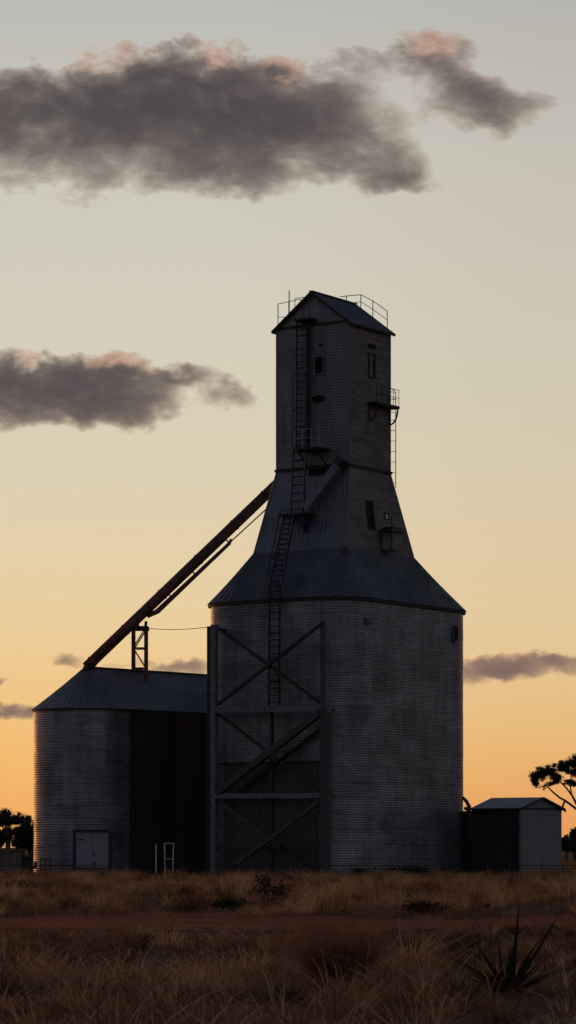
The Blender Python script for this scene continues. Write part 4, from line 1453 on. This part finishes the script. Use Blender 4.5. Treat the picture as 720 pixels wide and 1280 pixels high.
# ================================================================== SUN + SKY
SUN_EL, SUN_AZ = 2.0, -27.0           # degrees; azimuth measured from +Y, negative = left
sd_ = V((math.sin(R(SUN_AZ)) * math.cos(R(SUN_EL)), math.cos(R(SUN_AZ)) * math.cos(R(SUN_EL)), math.sin(R(SUN_EL))))
ld = bpy.data.lights.new('sun', 'SUN')
ld.energy = 0.13; ld.angle = R(3); ld.color = (1.0, 0.44, 0.16)
so = bpy.data.objects.new('sun', ld); col.objects.link(so)
so.rotation_euler = (-sd_).to_track_quat('-Z', 'Y').to_euler()
so.location = (0, 0, 60)

w = bpy.data.worlds.new("World"); sc.world = w; w.use_nodes = True
E.nt = w.node_tree; nt = E.nt
bg = nt.nodes['Background']
sky = nt.nodes.new('ShaderNodeTexSky'); sky.sky_type = 'NISHITA'; sky.sun_disc = False
sky.sun_elevation = R(SUN_EL); sky.sun_rotation = R(SUN_AZ)
sky.air_density = 1.0; sky.dust_density = 1.5; sky.ozone_density = 1.5
SKY_STRENGTH = 0.155
tc = nt.nodes.new('ShaderNodeTexCoord')
sep = nt.nodes.new('ShaderNodeSeparateXYZ'); nt.links.new(tc.outputs['Generated'], sep.inputs[0])
dx, dy, dz = (E(sep.outputs[i]) for i in range(3))
yy = mx(dy, 0.05)
# bearing and height of a direction, in sixtieths-of-a-degree-like units (1/3600 rad)
PX = dx / yy * F + 360.0
PY = HZ - dz / yy * F
ramp = nt.nodes.new('ShaderNodeValToRGB')
elev_f = E.op('MULTIPLY', mx(HZ - PY, 0.0), 1 / 1400.0)
nt.links.new(elev_f.s, ramp.inputs[0])
stops = [(1059, (235, 156, 94)), (1020, (238, 167, 102)), (960, (239, 183, 114)), (900, (238, 194, 132)), (800, (234, 206, 158)),
         (700, (228, 208, 170)), (600, (222, 208, 179)), (500, (216, 207, 184)), (400, (212, 206, 188)), (300, (208, 203, 188)),
         (200, (204, 200, 188)), (100, (196, 194, 186)), (0, (188, 188, 182)), (-341, (150, 160, 168))]
el = ramp.color_ramp.elements
while len(el) > 1: el.remove(el[-1])
for i, (py, c) in enumerate(stops):
    p = (HZ - py) / 1400.0
    e_ = el[0] if i == 0 else el.new(p)
    e_.position = p; e_.color = (*lin(c), 1)
skyc = ramp.outputs[0]
# slow tonal drift, brighter low on the left where the sun went down
glow = sstep(PX * -1.0, -700.0, 100.0) * sstep(PY, 600.0, 1040.0)
skyc = mixc(glow * 0.28, skyc, lin((255, 190, 95)))

side_dim = sstep(PX, 250.0, 760.0)
skyc = mixc(side_dim * 0.55, skyc, (0.89, 0.86, 0.85), 'MULTIPLY')
# clouds ---------------------------------------------------------------
cv = nt.nodes.new('ShaderNodeCombineXYZ')
nt.links.new((PX * 0.01).s, cv.inputs[0]); nt.links.new((PY * 0.0145).s, cv.inputs[1])
n_low = noise(mapping(cv.outputs[0], loc=(5, 9, 2)), 0.9, 2, 0.5)
n_low2 = noise(mapping(cv.outputs[0], loc=(25, 3, 8)), 0.9, 2, 0.5)
n_big = noise(mapping(cv.outputs[0], loc=(1.3, 0.4, 0)), 1.5, 9, 0.55, dist=0.3)
n_fine = noise(mapping(cv.outputs[0], loc=(11, 4, 2)), 4.2, 7, 0.58, dist=0.5)
n_wisp = noise(mapping(cv.outputs[0], (0.75, 1.5, 1), (2, 31, 4), (0, 0, -0.5)), 2.2, 8, 0.6, dist=0.8)
n_up = noise(mapping(cv.outputs[0], loc=(1.22, 0.54, 0)), 1.5, 5, 0.55, dist=0.3)
n_puff = noise(mapping(cv.outputs[0], loc=(17, 6, 12)), 1.9, 4, 0.5)
wx = PX + (n_low - 0.5) * 60.0 + (n_fine - 0.5) * 24.0
wy = PY + (n_low2 - 0.5) * 30.0 + (n_fine - 0.5) * 20.0 + (n_puff - 0.5) * (70.0 - 45.0 * sstep(PY, 600.0, 800.0))
# soft optical-depth blobs: centre, half widths (sideways, up, down), weight
ELL = [(20, 138, 250, 50, 46, 1.25), (250, 130, 130, 56, 56, 1.25), (375, 160, 90, 66, 46, 0.95), (480, 205, 66, 44, 30, 0.52), (300, 224, 74, 30, 32, 0.50), (120, 212, 190, 30, 34, 0.47), (512, 228, 44, 18, 16, 0.46),
       (540, 78, 46, 34, 34, 0.80), (592, 120, 46, 34, 40, 0.66), (462, 68, 40, 18, 24, 0.34), (655, 136, 56, 34, 34, 0.44),
       (20, 482, 110, 38, 34, 1.2), (130, 488, 70, 34, 32, 0.95), (186, 505, 46, 24, 26, 0.40), (292, 493, 34, 20, 22, 0.58), (230, 460, 46, 15, 17, 0.42), (110, 520, 110, 18, 22, 0.40),
       (622, 838, 62, 18, 15, 1.15), (706, 829, 40, 11, 13, 0.85), (600, 822, 40, 7, 7, 0.36), 
       (2, 891, 30, 11, 10, 1.1), (42, 896, 20, 7, 6, 0.7), (88, 828, 24, 10, 10, 0.68), (226, 834, 46, 10, 11, 0.75), (2, 851, 20, 6, 5, 0.7), (150, 832, 26, 6, 6, 0.42), (215, 468, 40, 14, 16, 0.3)]
fld = None
for cx, cy, rx, rt, rb, wgt in ELL:
    ux = (wx - float(cx)) * (1.0 / rx)
    d = wy - float(cy)
    uy = mx(d * (1.0 / rb), d * (-1.0 / rt))
    q = E.op('EXPONENT', (ux * ux + uy * uy) * -1.0) * wgt
    fld = q if fld is None else fld + q
nz_ = (n_big - 0.5) * 1.25 + (n_fine - 0.5) * 0.40 + (n_wisp - 0.5) * 0.55
tau = mx(fld - 0.25 + nz_ * (0.34 + 0.62 * mn(fld, 0.8)), 0.0)
front = sstep(dy, 0.3, 0.6)
alpha = (1.0 - E.op('EXPONENT', tau * -4.7)) * front
core = 1.0 - E.op('EXPONENT', tau * -2.8)
#   sun-touched tops
HL = [(540, 42, 56, 34), (362, 74, 40, 34), (270, 56, 46, 26), (125, 66, 70, 26), (190, 52, 34, 18), (146, 458, 46, 26), (28, 440, 30, 12), (632, 822, 30, 10), (590, 820, 30, 8), (700, 818, 20, 6), (300, 476, 18, 8)]
hl = None
for cx, cy, rx, ry in HL:
    ux = (wx - float(cx)) * (1.0 / rx); uy = (wy - float(cy)) * (1.0 / ry)
    q = mx(1.0 - E.op('SQRT', ux * ux + uy * uy), 0.0)
    hl = q if hl is None else mx(hl, q)
lit = mn(hl * 1.7, 1.0) * (1.0 - sstep(tau, 0.25, 0.75))
low = sstep(PY, 420.0, 860.0)
dark = mixc(low, lin((68, 63, 69)), lin((112, 93, 93)))
thin = mixc(low, lin((170, 145, 128)), lin((204, 162, 124)))
cc = mixc(core, thin, dark)
cc = mixc(sstep(n_big - n_up, -0.05, 0.2) * 0.22, cc, lin((132, 116, 112)))
cc = mixc(lit * 0.62, cc, lin((208, 154, 126)))
skyc = mixc(alpha * 0.97, skyc, cc)

# the rest of the dome: dusk Nishita sky
tint = nt.nodes.new('ShaderNodeMix'); tint.data_type = 'RGBA'; tint.blend_type = 'MULTIPLY'; tint.inputs[0].default_value = 1
nt.links.new(sky.outputs[0], tint.inputs[6]); k = SKY_STRENGTH
tint.inputs[7].default_value = (k * 1.27, k * 1.05, k * 1.27, 1)
fm = sstep(dy, 0.80, 0.97)
final = mixc(fm, tint.outputs[2], skyc)
nt.links.new(final, bg.inputs['Color'])
bg.inputs['Strength'].default_value = 1.0

# ================================================================== render settings
sc.view_settings.view_transform = 'Standard'
sc.view_settings.look = 'None'
sc.view_settings.exposure = 0
sc.view_settings.gamma = 1
sc.render.engine = 'CYCLES'
sc.cycles.use_denoising = True
try:
    sc.cycles.denoiser = 'OPENIMAGEDENOISE'
except Exception:
    pass
sc.cycles.max_bounces = 6
sc.cycles.diffuse_bounces = 3
